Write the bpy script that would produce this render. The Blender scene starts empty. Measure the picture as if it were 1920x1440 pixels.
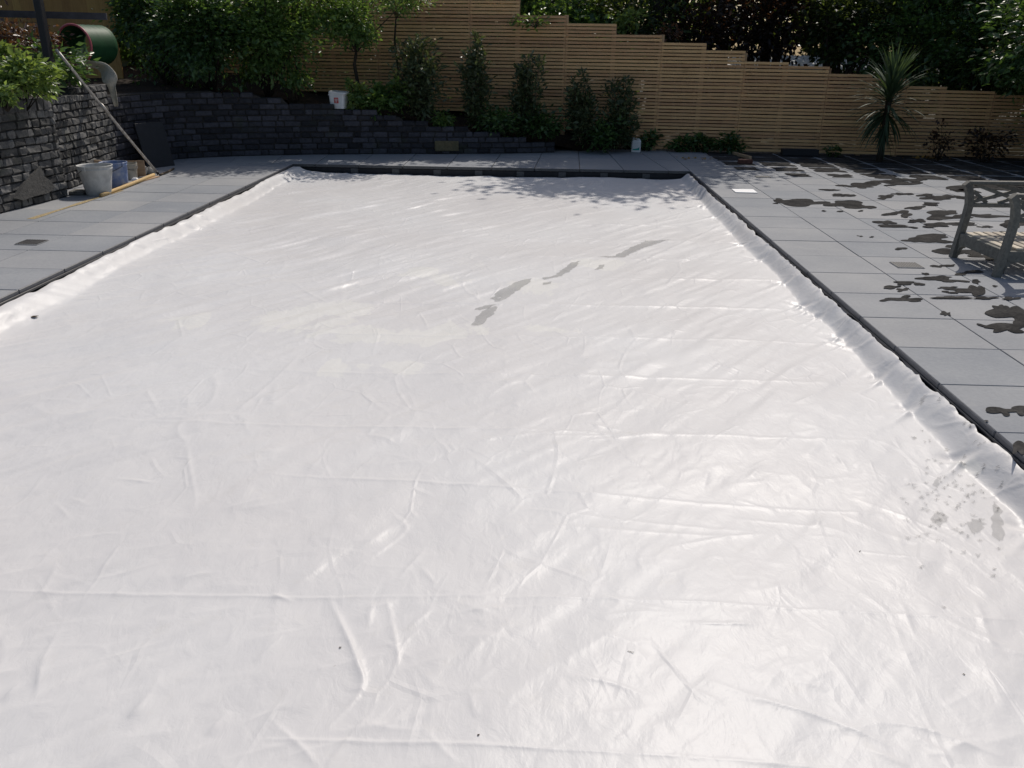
import bpy, math, random
import numpy as np
from mathutils import Vector, Matrix

random.seed(7)
rng = np.random.default_rng(11)
scene = bpy.context.scene
COL = scene.collection
PI = math.pi
rad = math.radians

# ------------------------------------------------------------------ camera
CAM_H = 1.65
FPX = 1553.0                       # focal length in pixels of the 1920 px wide photograph
YAW, PITCH, ROLL = rad(1.861), rad(22.09), rad(0.814)
_F = Vector((-math.sin(YAW) * math.cos(PITCH), math.cos(YAW) * math.cos(PITCH), -math.sin(PITCH)))
_R0 = Vector((math.cos(YAW), math.sin(YAW), 0.0))
_U0 = _R0.cross(_F)
_R = math.cos(ROLL) * _R0 + math.sin(ROLL) * _U0
_U = -math.sin(ROLL) * _R0 + math.cos(ROLL) * _U0
cam_data = bpy.data.cameras.new('camera')
cam = bpy.data.objects.new('camera', cam_data)
COL.objects.link(cam)
cam.matrix_world = Matrix(((_R.x, _U.x, -_F.x, 0), (_R.y, _U.y, -_F.y, 0), (_R.z, _U.z, -_F.z, CAM_H), (0, 0, 0, 1)))
cam_data.sensor_width = 36.0
cam_data.lens = 36.0 * FPX / 1920.0
cam_data.clip_start = 0.05
cam_data.clip_end = 3000
scene.camera = cam
scene.render.resolution_x, scene.render.resolution_y = 1024, 768

# ------------------------------------------------------------------ sky, sun, exposure
SUN_AZ, SUN_EL = rad(18.0), rad(47.0)      # azimuth measured from +Y towards +X
world = bpy.data.worlds.new('World')
scene.world = world
world.use_nodes = True
wn, wl = world.node_tree.nodes, world.node_tree.links
wn.clear()
sky = wn.new('ShaderNodeTexSky')
sky.sky_type = 'NISHITA'
sky.sun_disc = False
sky.sun_elevation = SUN_EL
sky.sun_rotation = SUN_AZ
sky.air_density, sky.dust_density, sky.ozone_density = 1.0, 2.5, 0.7
bg = wn.new('ShaderNodeBackground')
bg.inputs['Strength'].default_value = 0.085
wo = wn.new('ShaderNodeOutputWorld')
wl.new(sky.outputs[0], bg.inputs['Color'])
wl.new(bg.outputs[0], wo.inputs['Surface'])
sun_data = bpy.data.lights.new('sun', 'SUN')
sun_data.energy = 3.0
sun_data.angle = rad(0.53)
sun_data.color = (1.0, 0.935, 0.85)
sun = bpy.data.objects.new('sun', sun_data)
COL.objects.link(sun)
SDIR = Vector((math.sin(SUN_AZ) * math.cos(SUN_EL), math.cos(SUN_AZ) * math.cos(SUN_EL), math.sin(SUN_EL)))
sun.rotation_euler = SDIR.to_track_quat('Z', 'Y').to_euler()
sun.location = SDIR * 60
scene.view_settings.view_transform = 'Standard'
scene.view_settings.look = 'None'
scene.view_settings.exposure = 0.0
scene.view_settings.gamma = 1.0


# ------------------------------------------------------------------ survey helpers: photo pixel -> place in the garden
def ray(px, py):
    return _F + _R * ((px - 960) / FPX) - _U * ((py - 720) / FPX)


def G(px, py, z=0.0):
    d = ray(px, py)
    t = (z - CAM_H) / d.z
    return Vector((d.x * t, d.y * t, z))


def V(px, py, Y):
    d = ray(px, py)
    t = Y / d.y
    return Vector((d.x * t, Y, CAM_H + d.z * t))


# ------------------------------------------------------------------ object helpers
def tag(o, label=None, cat=None, group=None, kind=None):
    if label: o['label'] = label
    if cat: o['category'] = cat
    if group: o['group'] = group
    if kind: o['kind'] = kind
    return o


def link(name, me, parent=None):
    o = bpy.data.objects.new(name, me)
    COL.objects.link(o)
    if parent is not None:
        o.parent = parent
    return o


def thing(name, label, cat, loc=(0, 0, 0), rz=0.0, group=None):
    o = bpy.data.objects.new(name, None)
    COL.objects.link(o)
    o.location = loc
    o.rotation_euler = (0, 0, rz)
    o.empty_display_size = 0.1
    return tag(o, label, cat, group)


def mesh(name, verts, faces, m, smooth=False):
    me = bpy.data.meshes.new(name)
    me.from_pydata([tuple(v) for v in verts], [], faces)
    if m is not None:
        me.materials.append(m)
    if smooth:
        me.polygons.foreach_set('use_smooth', [True] * len(me.polygons))
    me.update()
    return me


def obj(name, vf, m, parent=None, smooth=False):
    return link(name, mesh(name, vf[0], vf[1], m, smooth), parent)


def join(*parts):
    V_, F_ = [], []
    for v, f in parts:
        n = len(V_)
        V_.extend(v)
        F_.extend([tuple(i + n for i in q) for q in f])
    return V_, F_


def xf(vf, M):
    return [M @ Vector(v) for v in vf[0]], vf[1]


def cbox(sx, sy, sz, b=0.004, c=(0, 0, 0)):
    """box with chamfered edges, centred at c, full sizes sx sy sz"""
    hx, hy, hz = sx / 2, sy / 2, sz / 2
    b = min(b, hx * .9, hy * .9, hz * .9)
    vs, idx = [], {}
    for x in (-1, 1):
        for y in (-1, 1):
            for z in (-1, 1):
                for a in range(3):
                    p = [x * hx, y * hy, z * hz]
                    for k in range(3):
                        if k != a:
                            p[k] -= (x, y, z)[k] * b
                    idx[(x, y, z, a)] = len(vs)
                    vs.append((p[0] + c[0], p[1] + c[1], p[2] + c[2]))
    fs = []
    for s in (-1, 1):
        o = [(-1, -1), (1, -1), (1, 1), (-1, 1)]
        if s < 0: o = o[::-1]
        fs.append(tuple(idx[(s, u, v, 0)] for u, v in o))
        fs.append(tuple(idx[(v, s, u, 1)] for u, v in o))
        fs.append(tuple(idx[(u, v, s, 2)] for u, v in o))
    for u in (-1, 1):
        for v in (-1, 1):
            f1 = [idx[(-1, u, v, 1)], idx[(1, u, v, 1)], idx[(1, u, v, 2)], idx[(-1, u, v, 2)]]
            f2 = [idx[(u, -1, v, 2)], idx[(u, 1, v, 2)], idx[(u, 1, v, 0)], idx[(u, -1, v, 0)]]
            f3 = [idx[(u, v, -1, 0)], idx[(u, v, 1, 0)], idx[(u, v, 1, 1)], idx[(u, v, -1, 1)]]
            for f in (f1, f2, f3):
                fs.append(tuple(f) if u * v < 0 else tuple(f[::-1]))
    for x in (-1, 1):
        for y in (-1, 1):
            for z in (-1, 1):
                t = [idx[(x, y, z, 0)], idx[(x, y, z, 1)], idx[(x, y, z, 2)]]
                fs.append(tuple(t) if x * y * z > 0 else tuple(t[::-1]))
    return vs, fs


def tube(path, radii, n=8, cap=True):
    P = [Vector(p) for p in path]
    if not hasattr(radii, '__len__'):
        radii = [radii] * len(P)
    vs, fs = [], []
    prev = None
    for i, p in enumerate(P):
        t = (P[min(i + 1, len(P) - 1)] - P[max(i - 1, 0)]).normalized()
        if prev is None:
            a = Vector((0, 0, 1)) if abs(t.z) < .9 else Vector((1, 0, 0))
            u = t.cross(a).normalized()
        else:
            u = (prev - t * prev.dot(t)).normalized()
        prev = u
        w = t.cross(u)
        for k in range(n):
            a = 2 * PI * k / n
            vs.append(p + (u * math.cos(a) + w * math.sin(a)) * radii[i])
    for i in range(len(P) - 1):
        for k in range(n):
            fs.append((i * n + k, i * n + (k + 1) % n, (i + 1) * n + (k + 1) % n, (i + 1) * n + k))
    if cap:
        fs.append(tuple(range(n))[::-1])
        fs.append(tuple((len(P) - 1) * n + k for k in range(n)))
    return vs, fs


def lathe(prof, n=24, squash=None):
    vs, fs = [], []
    for r, z in prof:
        for k in range(n):
            a = 2 * PI * k / n
            x, y = r * math.cos(a), r * math.sin(a)
            if squash:
                x, y = squash(x, y)
            vs.append((x, y, z))
    for i in range(len(prof) - 1):
        for k in range(n):
            fs.append((i * n + k, i * n + (k + 1) % n, (i + 1) * n + (k + 1) % n, (i + 1) * n + k))
    return vs, fs


def sweep(path, prof_w, prof_h, side=Vector((0, 1, 0))):
    """rectangular bar swept along a path; width along 'side', height across"""
    P = [Vector(p) for p in path]
    vs, fs = [], []
    for i, p in enumerate(P):
        t = (P[min(i + 1, len(P) - 1)] - P[max(i - 1, 0)]).normalized()
        s = (side - t * side.dot(t)).normalized()
        u = t.cross(s)
        for a, b in ((-1, -1), (1, -1), (1, 1), (-1, 1)):
            vs.append(p + s * a * prof_w / 2 + u * b * prof_h / 2)
    for i in range(len(P) - 1):
        for k in range(4):
            fs.append((i * 4 + k, i * 4 + (k + 1) % 4, (i + 1) * 4 + (k + 1) % 4, (i + 1) * 4 + k))
    fs.append((3, 2, 1, 0))
    n = (len(P) - 1) * 4
    fs.append((n, n + 1, n + 2, n + 3))
    return vs, fs


# smooth value noise on numpy arrays
_NG = rng.random((64, 64)) * 2 - 1


def vnoise(x, y):
    x = np.asarray(x, float); y = np.asarray(y, float)
    xi, yi = np.floor(x).astype(int), np.floor(y).astype(int)
    fx, fy = x - xi, y - yi
    fx = fx * fx * fx * (fx * (fx * 6 - 15) + 10); fy = fy * fy * fy * (fy * (fy * 6 - 15) + 10)
    a, b = _NG[xi % 64, yi % 64], _NG[(xi + 1) % 64, yi % 64]
    c, d = _NG[xi % 64, (yi + 1) % 64], _NG[(xi + 1) % 64, (yi + 1) % 64]
    return (a * (1 - fx) + b * fx) * (1 - fy) + (c * (1 - fx) + d * fx) * fy


def sstep(a, b, x):
    t = np.clip((x - a) / (b - a), 0, 1)
    return t * t * (3 - 2 * t)


# ------------------------------------------------------------------ materials
class NT:
    def __init__(s, name):
        s.m = bpy.data.materials.new(name)
        s.m.use_nodes = True
        s.n, s.l = s.m.node_tree.nodes, s.m.node_tree.links
        s.n.clear()
        s.out = s.n.new('ShaderNodeOutputMaterial')

    def node(s, t, **kw):
        n = s.n.new(t)
        for k, v in kw.items():
            setattr(n, k, v)
        return n

    def put(s, sock, v):
        if isinstance(v, (int, float)):
            sock.default_value = v
        elif isinstance(v, tuple):
            sock.default_value = v if len(v) == 4 or sock.type == 'VECTOR' else (*v, 1.0)
        else:
            s.l.new(v, sock)

    def math(s, op, a, b=0.0, c=None, clamp=False):
        n = s.node('ShaderNodeMath', operation=op, use_clamp=clamp)
        s.put(n.inputs[0], a); s.put(n.inputs[1], b)
        if c is not None: s.put(n.inputs[2], c)
        return n.outputs[0]

    def mix(s, f, a, b, mode='MIX'):
        n = s.node('ShaderNodeMix', data_type='RGBA', blend_type=mode)
        s.put(n.inputs[0], f); s.put(n.inputs[6], a); s.put(n.inputs[7], b)
        return n.outputs[2]

    def coord(s, kind='object', scale=(1, 1, 1), rot=(0, 0, 0), loc=(0, 0, 0)):
        if kind == 'world':
            v = s.node('ShaderNodeNewGeometry').outputs['Position']
        else:
            v = s.node('ShaderNodeTexCoord').outputs['Object']
        mp = s.node('ShaderNodeMapping')
        mp.inputs['Scale'].default_value = scale
        mp.inputs['Rotation'].default_value = rot
        mp.inputs['Location'].default_value = loc
        s.l.new(v, mp.inputs['Vector'])
        return mp.outputs[0]

    def noise(s, vec, scale, detail=3.0, rough=.5, dist=0.0):
        n = s.node('ShaderNodeTexNoise')
        n.inputs['Scale'].default_value = scale
        n.inputs['Detail'].default_value = detail
        n.inputs['Roughness'].default_value = rough
        n.inputs['Distortion'].default_value = dist
        s.l.new(vec, n.inputs['Vector'])
        return n.outputs['Fac']

    def ramp(s, f, stops):
        n = s.node('ShaderNodeValToRGB')
        e = n.color_ramp.elements
        while len(e) < len(stops): e.new(.5)
        for k, (p, c) in enumerate(stops):
            e[k].position = p
            e[k].color = (*c, 1) if len(c) == 3 else c
        s.l.new(f, n.inputs[0])
        return n.outputs[0]

    def rand(s):
        return s.node('ShaderNodeObjectInfo').outputs['Random']

    def bump(s, h, strength=.3, dist=.01, normal=None):
        n = s.node('ShaderNodeBump')
        n.inputs['Strength'].default_value = strength
        n.inputs['Distance'].default_value = dist
        s.l.new(h, n.inputs['Height'])
        if normal is not None: s.l.new(normal, n.inputs['Normal'])
        return n.outputs[0]

    def principled(s, color, rough=.6, spec=.5, normal=None, metal=0.0, **kw):
        p = s.node('ShaderNodeBsdfPrincipled')
        s.put(p.inputs['Base Color'], color)
        s.put(p.inputs['Roughness'], rough)
        s.put(p.inputs['Specular IOR Level'], spec)
        s.put(p.inputs['Metallic'], metal)
        if normal is not None: s.l.new(normal, p.inputs['Normal'])
        for k, v in kw.items():
            s.put(p.inputs[k], v)
        s.l.new(p.outputs[0], s.out.inputs['Surface'])
        return p

    def hsv(s, col, h=.5, sat=1.0, v=1.0):
        n = s.node('ShaderNodeHueSaturation')
        s.put(n.inputs['Hue'], h); s.put(n.inputs['Saturation'], sat); s.put(n.inputs['Value'], v)
        s.put(n.inputs['Color'], col)
        return n.outputs[0]


def m_simple(name, col, rough=.6, spec=.4, var=.25, scale=18.0, bump=.15, metal=0.0, col2=None):
    t = NT(name)
    c = t.coord('object')
    n = t.noise(c, scale, 4, .6)
    c2 = col2 or tuple(x * (1 - var) for x in col)
    colr = t.ramp(n, [(.3, c2), (.7, col)])
    t.principled(colr, rough, spec, t.bump(n, bump, .004), metal)
    return t.m


def m_slab():
    t = NT('slate_slab')
    w = t.coord('world')
    r = t.rand()
    big = t.noise(w, 1.1, 4, .6)
    fine = t.noise(w, 38, 5, .65)
    base = t.ramp(r, [(0, (.285, .305, .332)), (.5, (.322, .335, .355)), (1, (.36, .367, .378))])
    dirt = t.ramp(big, [(.3, (.80, .81, .83)), (.7, (1.10, 1.08, 1.05))])
    c = t.mix(1.0, base, dirt, 'MULTIPLY')
    c = t.mix(.22, c, t.ramp(fine, [(.3, (.2, .2, .205)), (.75, (.5, .5, .5))]))
    sm = t.noise(t.coord('world', (1, 3.2, 1), (0, 0, .5)), 2.4, 5, .7, .8)       # cement smears and dusty scuffs
    c = t.mix(t.math('MULTIPLY', t.ramp(sm, [(.60, (0, 0, 0)), (.72, (1, 1, 1))]), .35), c, (.47, .46, .44))
    t.principled(c, t.ramp(fine, [(.3, (.62,) * 3), (.7, (.78,) * 3)]), .06, t.bump(fine, .22, .003))
    return t.m


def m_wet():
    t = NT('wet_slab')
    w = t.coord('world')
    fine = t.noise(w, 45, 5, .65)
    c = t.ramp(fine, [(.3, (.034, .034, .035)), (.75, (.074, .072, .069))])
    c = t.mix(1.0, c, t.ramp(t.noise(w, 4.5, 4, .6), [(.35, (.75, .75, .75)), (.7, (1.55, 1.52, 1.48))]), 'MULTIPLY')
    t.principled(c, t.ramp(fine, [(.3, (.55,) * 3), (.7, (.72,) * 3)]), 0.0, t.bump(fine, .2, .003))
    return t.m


def m_cover():
    t = NT('white_cover')
    w = t.coord('world')
    big = t.noise(w, .55, 3, .5)
    c = t.ramp(big, [(.35, (.668, .653, .648)), (.65, (.685, .681, .682))])
    # dried water stains, each with its own outline
    ws = t.coord('world', (1, .55, 1), (0, 0, -.5))
    edge = t.noise(ws, 2.6, 4, .68, .6)
    sp = t.node('ShaderNodeSeparateXYZ')
    t.l.new(t.node('ShaderNodeNewGeometry').outputs['Position'], sp.inputs[0])
    X, Y = sp.outputs[0], sp.outputs[1]
    tot = None
    for (px, py, rx, ry) in STAINS:
        g = G(px, py, -.13)
        a = t.math('DIVIDE', t.math('SUBTRACT', X, g.x), rx)
        b = t.math('DIVIDE', t.math('SUBTRACT', Y, g.y), ry)
        d = t.math('ADD', t.math('MULTIPLY', a, a), t.math('MULTIPLY', b, b))
        e = t.math('SUBTRACT', 1.0, d, clamp=True)
        tot = e if tot is None else t.math('MAXIMUM', tot, e)
    msk = t.math('MULTIPLY', t.math('SUBTRACT', t.math('ADD', t.math('MULTIPLY', tot, .75), t.math('MULTIPLY', edge, 3.2)), 2.05), 7.0, clamp=True)
    msk = t.math('MULTIPLY', msk, t.math('GREATER_THAN', tot, .02))
    c = t.mix(t.math('MULTIPLY', msk, .6), c, (.76, .75, .71))
    dust = t.noise(w, 7, 4, .7)
    c = t.mix(t.math('MULTIPLY', t.ramp(dust, [(.58, (0, 0, 0)), (.8, (1, 1, 1))]), .16), c, (.62, .58, .5))
    specks = t.noise(w, 70, 2, .5)
    c = t.mix(t.math('MULTIPLY', t.ramp(specks, [(.78, (0, 0, 0)), (.82, (1, 1, 1))]), .35), c, (.35, .31, .26))
    mid = t.noise(t.coord('world', (1, .6, 1), (0, 0, -.5)), 14, 4, .55, .4)
    fine = t.noise(w, 120, 3, .6)
    relief = t.math('MULTIPLY', mid, .0042)
    # network of straight fold lines left by unpacking the sheet, fading in and out
    for sc, rot, off, wd, st in ((2.1, -.55, (3, 7, 0), .035, .36), (4.6, .5, (11, 2, 0), .05, .26)):
        v0 = t.coord('world', (1, .6, 1), (0, 0, rot), off)
        wv = t.node('ShaderNodeTexNoise'); wv.inputs['Scale'].default_value = 1.3; wv.inputs['Detail'].default_value = 1.0
        t.l.new(v0, wv.inputs['Vector'])
        ad = t.node('ShaderNodeVectorMath', operation='MULTIPLY_ADD')
        t.l.new(wv.outputs['Color'], ad.inputs[0]); ad.inputs[1].default_value = (.35, .35, 0); t.l.new(v0, ad.inputs[2])
        vo = t.node('ShaderNodeTexVoronoi', feature='DISTANCE_TO_EDGE')
        vo.inputs['Scale'].default_value = sc
        t.l.new(ad.outputs[0], vo.inputs['Vector'])
        ln = t.math('SUBTRACT', 1.0, t.math('DIVIDE', vo.outputs['Distance'], wd, clamp=True), clamp=True)
        mk = t.ramp(t.noise(w, 1.7 + sc * .2, 2, .5), [(.47, (0, 0, 0)), (.66, (1, 1, 1))])
        relief = t.math('ADD', relief, t.math('MULTIPLY', t.math('MULTIPLY', ln, mk), st * .006))
    relief = t.math('ADD', relief, t.math('MULTIPLY', fine, .0001))
    n2 = t.bump(relief, 1.0, 1.0)
    t.principled(c, t.ramp(big, [(.3, (.38,) * 3), (.7, (.44,) * 3)]), .19, n2)
    return t.m


def m_timber(name, a, b, scale=(1.2, 18, 18), rough=.7):
    t = NT(name)
    c = t.coord('object', scale)
    r = t.rand()
    off = t.node('ShaderNodeVectorMath', operation='ADD')
    t.l.new(c, off.inputs[0])
    cm = t.node('ShaderNodeCombineXYZ')
    t.put(cm.inputs[0], t.math('MULTIPLY', r, 37.0)); t.put(cm.inputs[1], t.math('MULTIPLY', r, 11.0))
    t.l.new(cm.outputs[0], off.inputs[1])
    n = t.noise(off.outputs[0], 3.0, 5, .6, .6)
    col = t.ramp(n, [(.3, a), (.7, b)])
    kn = t.noise(off.outputs[0], 1.4, 2, .5)
    col = t.mix(t.ramp(kn, [(.70, (0, 0, 0)), (.76, (1, 1, 1))]), col, tuple(x * .45 for x in a))
    col = t.hsv(col, t.math('ADD', .486, t.math('MULTIPLY', r, .012)), 1.0, t.math('ADD', .82, t.math('MULTIPLY', r, .32)))
    t.principled(col, rough, .3, t.bump(n, .25, .004))
    return t.m


def m_stone(name, a, b, moss=(.06, .07, .035)):
    t = NT(name)
    c = t.coord('world')
    r = t.rand()
    n = t.noise(c, 22, 6, .7)
    n2 = t.noise(c, 3.0, 4, .6)
    col = t.ramp(n, [(.3, a), (.72, b)])
    col = t.hsv(col, .5, 1.0, t.math('ADD', .38, t.math('MULTIPLY', r, .95)))
    col = t.mix(t.math('MULTIPLY', t.ramp(n2, [(.58, (0, 0, 0)), (.75, (1, 1, 1))]), .5), col, moss)
    t.principled(col, .82, .3, t.bump(n, .6, .012))
    return t.m


def m_leaf(name, dark, light, trans=.35, glow=None, rough=.42):
    t = NT(name)
    at = t.node('ShaderNodeAttribute', attribute_name='tint')
    col = t.mix(at.outputs['Fac'], dark, light)
    d = t.node('ShaderNodeBsdfPrincipled')
    t.l.new(col, d.inputs['Base Color'])
    d.inputs['Roughness'].default_value = rough
    d.inputs['Specular IOR Level'].default_value = .5
    tr = t.node('ShaderNodeBsdfTranslucent')
    g = glow or tuple(min(1, x * y) for x, y in zip(light, (2.0, 1.9, .9)))
    tc = t.mix(at.outputs['Fac'], tuple(x * .5 for x in g), g)
    t.l.new(tc, tr.inputs['Color'])
    mx = t.node('ShaderNodeMixShader')
    mx.inputs[0].default_value = trans
    t.l.new(d.outputs[0], mx.inputs[1]); t.l.new(tr.outputs[0], mx.inputs[2])
    t.l.new(mx.outputs[0], t.out.inputs['Surface'])
    return t.m


def m_soil(name, a, b, scale=14):
    t = NT(name)
    c = t.coord('world')
    n = t.noise(c, scale, 7, .75)
    t.principled(t.ramp(n, [(.3, a), (.75, b)]), .95, .2, t.bump(n, .9, .03))
    return t.m


STAINS = [(560, 600, .52, .42), (640, 575, .3, .3), (690, 620, .3, .25), (780, 625, .42, .3), (860, 615, .35, .3),
          (650, 685, .22, .22), (755, 680, .20, .2), (810, 520, .45, .5), (880, 490, .25, .35), (330, 605, .28, .3),
          (1040, 615, .3, .2), (1815, 880, .10, .16), (1130, 492, .4, .3), (1010, 535, .4, .35)]

M = {}
M['slab'] = m_slab()
M['wet'] = m_wet()
M['cover'] = m_cover()
M['edge_shade'] = m_simple('slab_edge_shade', (.085, .09, .105), .5, .5, .3, 25, .2)  # shade of the slab edge faces put into the colour
M['grout'] = m_soil('sandy_joint', (.22, .20, .17), (.36, .33, .28), 30)
M['sand'] = m_soil('joint_sand', (.42, .33, .19), (.55, .45, .27), 30)
M['slat'] = m_timber('fence_timber', (.59, .362, .160), (.79, .520, .250))
M['post'] = m_timber('post_timber', (.36, .24, .13), (.5, .35, .2), (14, 14, 1.2))
M['ochre'] = m_timber('ochre_board', (.33, .20, .06), (.45, .29, .10), (18, 18, 1.2))
M['brick'] = m_stone('dark_brick', (.035, .036, .045), (.085, .085, .098))
M['brick_top'] = m_stone('dark_top_sett', (.06, .06, .066), (.15, .148, .148))
M['sett'] = m_stone('grey_sett', (.075, .075, .078), (.20, .195, .185))
M['mortar'] = m_soil('wall_mortar', (.035, .034, .034), (.07, .066, .06), 25)
M['mortar_patch'] = m_soil('mortar_patch', (.085, .082, .078), (.17, .165, .155), 22)
M['soil'] = m_soil('soil', (.018, .013, .010), (.055, .040, .028), 12)
M['ground'] = m_soil('ground', (.03, .028, .02), (.075, .065, .045), 6)
M['tile_dark'] = m_simple('dark_pool_wall', (.030, .031, .036), .6, .3, .4, 9, .2)
M['track'] = m_simple('black_track', (.02, .021, .026), .35, .5, .3, 30, .1)
M['bracket'] = m_simple('grey_bracket', (.12, .12, .12), .6, .4, .4, 60, .1)
M['water'] = m_simple('pool_water', (.02, .05, .06), .08, .5, .1, 3, .05)
M['chair'] = m_timber('weathered_teak', (.13, .128, .112), (.23, .225, .195), (10, 10, 10))
M['chair_seat'] = m_timber('sunlit_teak', (.42, .37, .29), (.60, .54, .43), (18, 1.2, 18))  # paler copy of the teak; sun on seat slats put into the colour
M['bucket_grey'] = m_simple('cement_grey_plastic', (.62, .62, .60), .6, .4, .3, 14, .2)
M['bucket_blue'] = m_simple('splashed_blue_plastic', (.06, .13, .36), .5, .4, .3, 12, .2, 0, (.34, .38, .46))
M['pot'] = m_simple('dirty_cream_plastic', (.50, .47, .40), .6, .4, .4, 12, .2)
M['white_plastic'] = m_simple('white_plastic', (.78, .78, .77), .4, .5, .1, 9, .05)
M['paper'] = m_simple('white_board', (.9, .9, .9), .6, .3, .05, 12, .05)
M['red'] = m_simple('red_print', (.55, .05, .05), .6, .3, .15)
M['teal'] = m_simple('teal_print', (.05, .36, .30), .6, .3, .15)
M['black_paint'] = m_simple('black_paint', (.012, .012, .016), .45, .5, .3, 12, .1)
M['rail'] = m_simple('dark_grey_rail', (.05, .05, .062), .5, .4, .4, 8, .2, 0, (.02, .02, .026))
M['alu'] = m_simple('scuffed_aluminium', (.60, .57, .52), .42, .5, .5, 22, .1, .35, (.30, .27, .24))
M['bamboo'] = m_timber('yellow_wood', (.50, .35, .14), (.68, .52, .25), (2, 20, 20))
M['ply'] = m_timber('pale_board', (.38, .26, .15), (.52, .38, .23), (3, 12, 12))
M['rubble'] = m_stone('rubble_stone', (.28, .27, .25), (.46, .45, .42), (.3, .29, .27))
M['cloth'] = m_soil('beige_cloth', (.36, .335, .28), (.55, .52, .44), 16)
M['tunnel'] = m_simple('green_fabric', (.018, .075, .028), .55, .3, .3, 8, .1)
M['pink'] = m_simple('pink_rim', (.45, .10, .12), .45, .5, .35, 10, .1)
M['redbrick'] = m_stone('red_brick', (.10, .045, .035), (.19, .085, .065), (.1, .06, .05))
M['slate_dark'] = m_simple('dark_slate', (.022, .024, .03), .55, .4, .3, 14, .2)
M['blackbox'] = m_simple('black_trough', (.012, .013, .02), .5, .4, .3, 10, .1)
M['grate'] = m_simple('grate_slots', (.03, .03, .032), .5, .4, .3, 40, .1)
M['bark'] = m_stone('bark', (.06, .045, .032), (.17, .13, .09), (.06, .065, .03))
M['bark_dark'] = m_stone('dark_bark', (.020, .016, .012), (.05, .04, .03), (.03, .03, .02))
M['litter'] = m_leaf('dry_leaf', (.25, .12, .03), (.55, .36, .08), .2)
M['leaf_dead'] = m_simple('dead_leaf', (.10, .07, .04), .8, .2, .4)
M['leaf_dark'] = m_leaf('leaf_dark', (.028, .062, .022), (.095, .18, .058), .32, None, .36)
M['leaf_mid'] = m_leaf('leaf_mid', (.05, .105, .032), (.17, .28, .085), .38, None, .36)
M['leaf_light'] = m_leaf('leaf_light', (.07, .13, .035), (.24, .34, .12), .35)
M['leaf_col'] = m_leaf('leaf_column', (.040, .062, .030), (.12, .155, .075), .22, None, .45)
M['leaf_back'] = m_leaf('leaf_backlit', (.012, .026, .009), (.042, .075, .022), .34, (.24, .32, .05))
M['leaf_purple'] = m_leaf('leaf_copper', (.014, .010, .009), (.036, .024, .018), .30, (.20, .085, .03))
M['leaf_rust'] = m_leaf('leaf_rust', (.05, .024, .016), (.17, .085, .055), .2)
M['leaf_palm'] = m_leaf('leaf_palm', (.030, .060, .030), (.105, .165, .090), .15, None, .65)
M['grass'] = m_leaf('strap_leaf', (.06, .09, .03), (.22, .26, .12), .3)
M['shed_roof'] = m_simple('pale_felt_roof', (.72, .71, .69), .8, .2, .1)
M['shed_wall'] = m_simple('shed_boards', (.2, .17, .13), .8, .2, .3)

# ------------------------------------------------------------------ the pool and the ground
PX0, PX1, PY0, PY1 = -3.716, 2.163, -0.9, 12.56
BIG = 400.0


def ring(x0, x1, y0, y1, z, X0, X1, Y0, Y1):
    vs = [(X0, Y0, z), (X1, Y0, z), (X1, Y1, z), (X0, Y1, z), (x0, y0, z), (x1, y0, z), (x1, y1, z), (x0, y1, z)]
    return vs, [(0, 1, 5, 4), (1, 2, 6, 5), (2, 3, 7, 6), (3, 0, 4, 7)]


tag(obj('ground', ring(PX0 - .2, PX1 + .2, PY0 - .2, PY1 + .2, -.07, -BIG, BIG, -BIG, BIG), M['ground']), kind='structure')

# pool shell: four walls with thickness and a floor
shell = []
for (cx, cy, sx, sy) in (((PX0 + PX1) / 2, PY1 + .13, PX1 - PX0 + .52, .22), ((PX0 + PX1) / 2, PY0 - .13, PX1 - PX0 + .52, .22),
                         (PX0 - .13, (PY0 + PY1) / 2, .22, PY1 - PY0), (PX1 + .13, (PY0 + PY1) / 2, .22, PY1 - PY0)):
    shell.append(cbox(sx, sy, 1.44, .004, (cx, cy, -.045 - .72)))
shell.append(cbox(PX1 - PX0 + .4, PY1 - PY0 + .4, .1, .004, ((PX0 + PX1) / 2, (PY0 + PY1) / 2, -1.55)))
pool = tag(obj('pool_basin', join(*shell), M['tile_dark']), kind='structure')
bme = mesh('bracket', *cbox(.11, .012, .075, .003), M['bracket'])
for k in range(9):
    b = link('bracket', bme, pool)
    b.location = (G(1055, 322).x - .62 * k + 1.86, PY1 + .012, -.085)
    if b.location.x > PX1 - .1 or b.location.x < PX0 + .1:
        bpy.data.objects.remove(b)
tag(obj('pool_water', ([(PX0 + .03, PY0 + .03, -.24), (PX1 - .03, PY0 + .03, -.24), (PX1 - .03, PY1 + .0, -.24), (PX0 + .03, PY1 + .0, -.24)], [(0, 1, 2, 3)]), M['water']), kind='structure')

# ------------------------------------------------------------------ paved deck
WALLX = -5.5
deck_bed = ring(PX0 - .03, PX1 + .03, PY0 - .03, PY1 + .03, -.012, -6.6, 11.0, -3.0, 15.6)
deck = tag(obj('paved_deck', deck_bed, M['grout']), kind='structure')
SLAB_T = .036
_slab_cache = {}


def slab(x0, x1, y0, y1, gap=.004):
    sx, sy = round(x1 - x0 - 2 * gap, 3), round(y1 - y0 - 2 * gap, 3)
    if sx < .05 or sy < .05: return None
    key = (sx, sy)
    if key not in _slab_cache:
        _slab_cache[key] = mesh('slab', *cbox(sx, sy, SLAB_T, .0025), M['slab'])
    o = link('slab', _slab_cache[key], deck)
    o.location = ((x0 + x1) / 2, (y0 + y1) / 2, -SLAB_T / 2 + random.uniform(-.0012, .0012))
    return o


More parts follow.
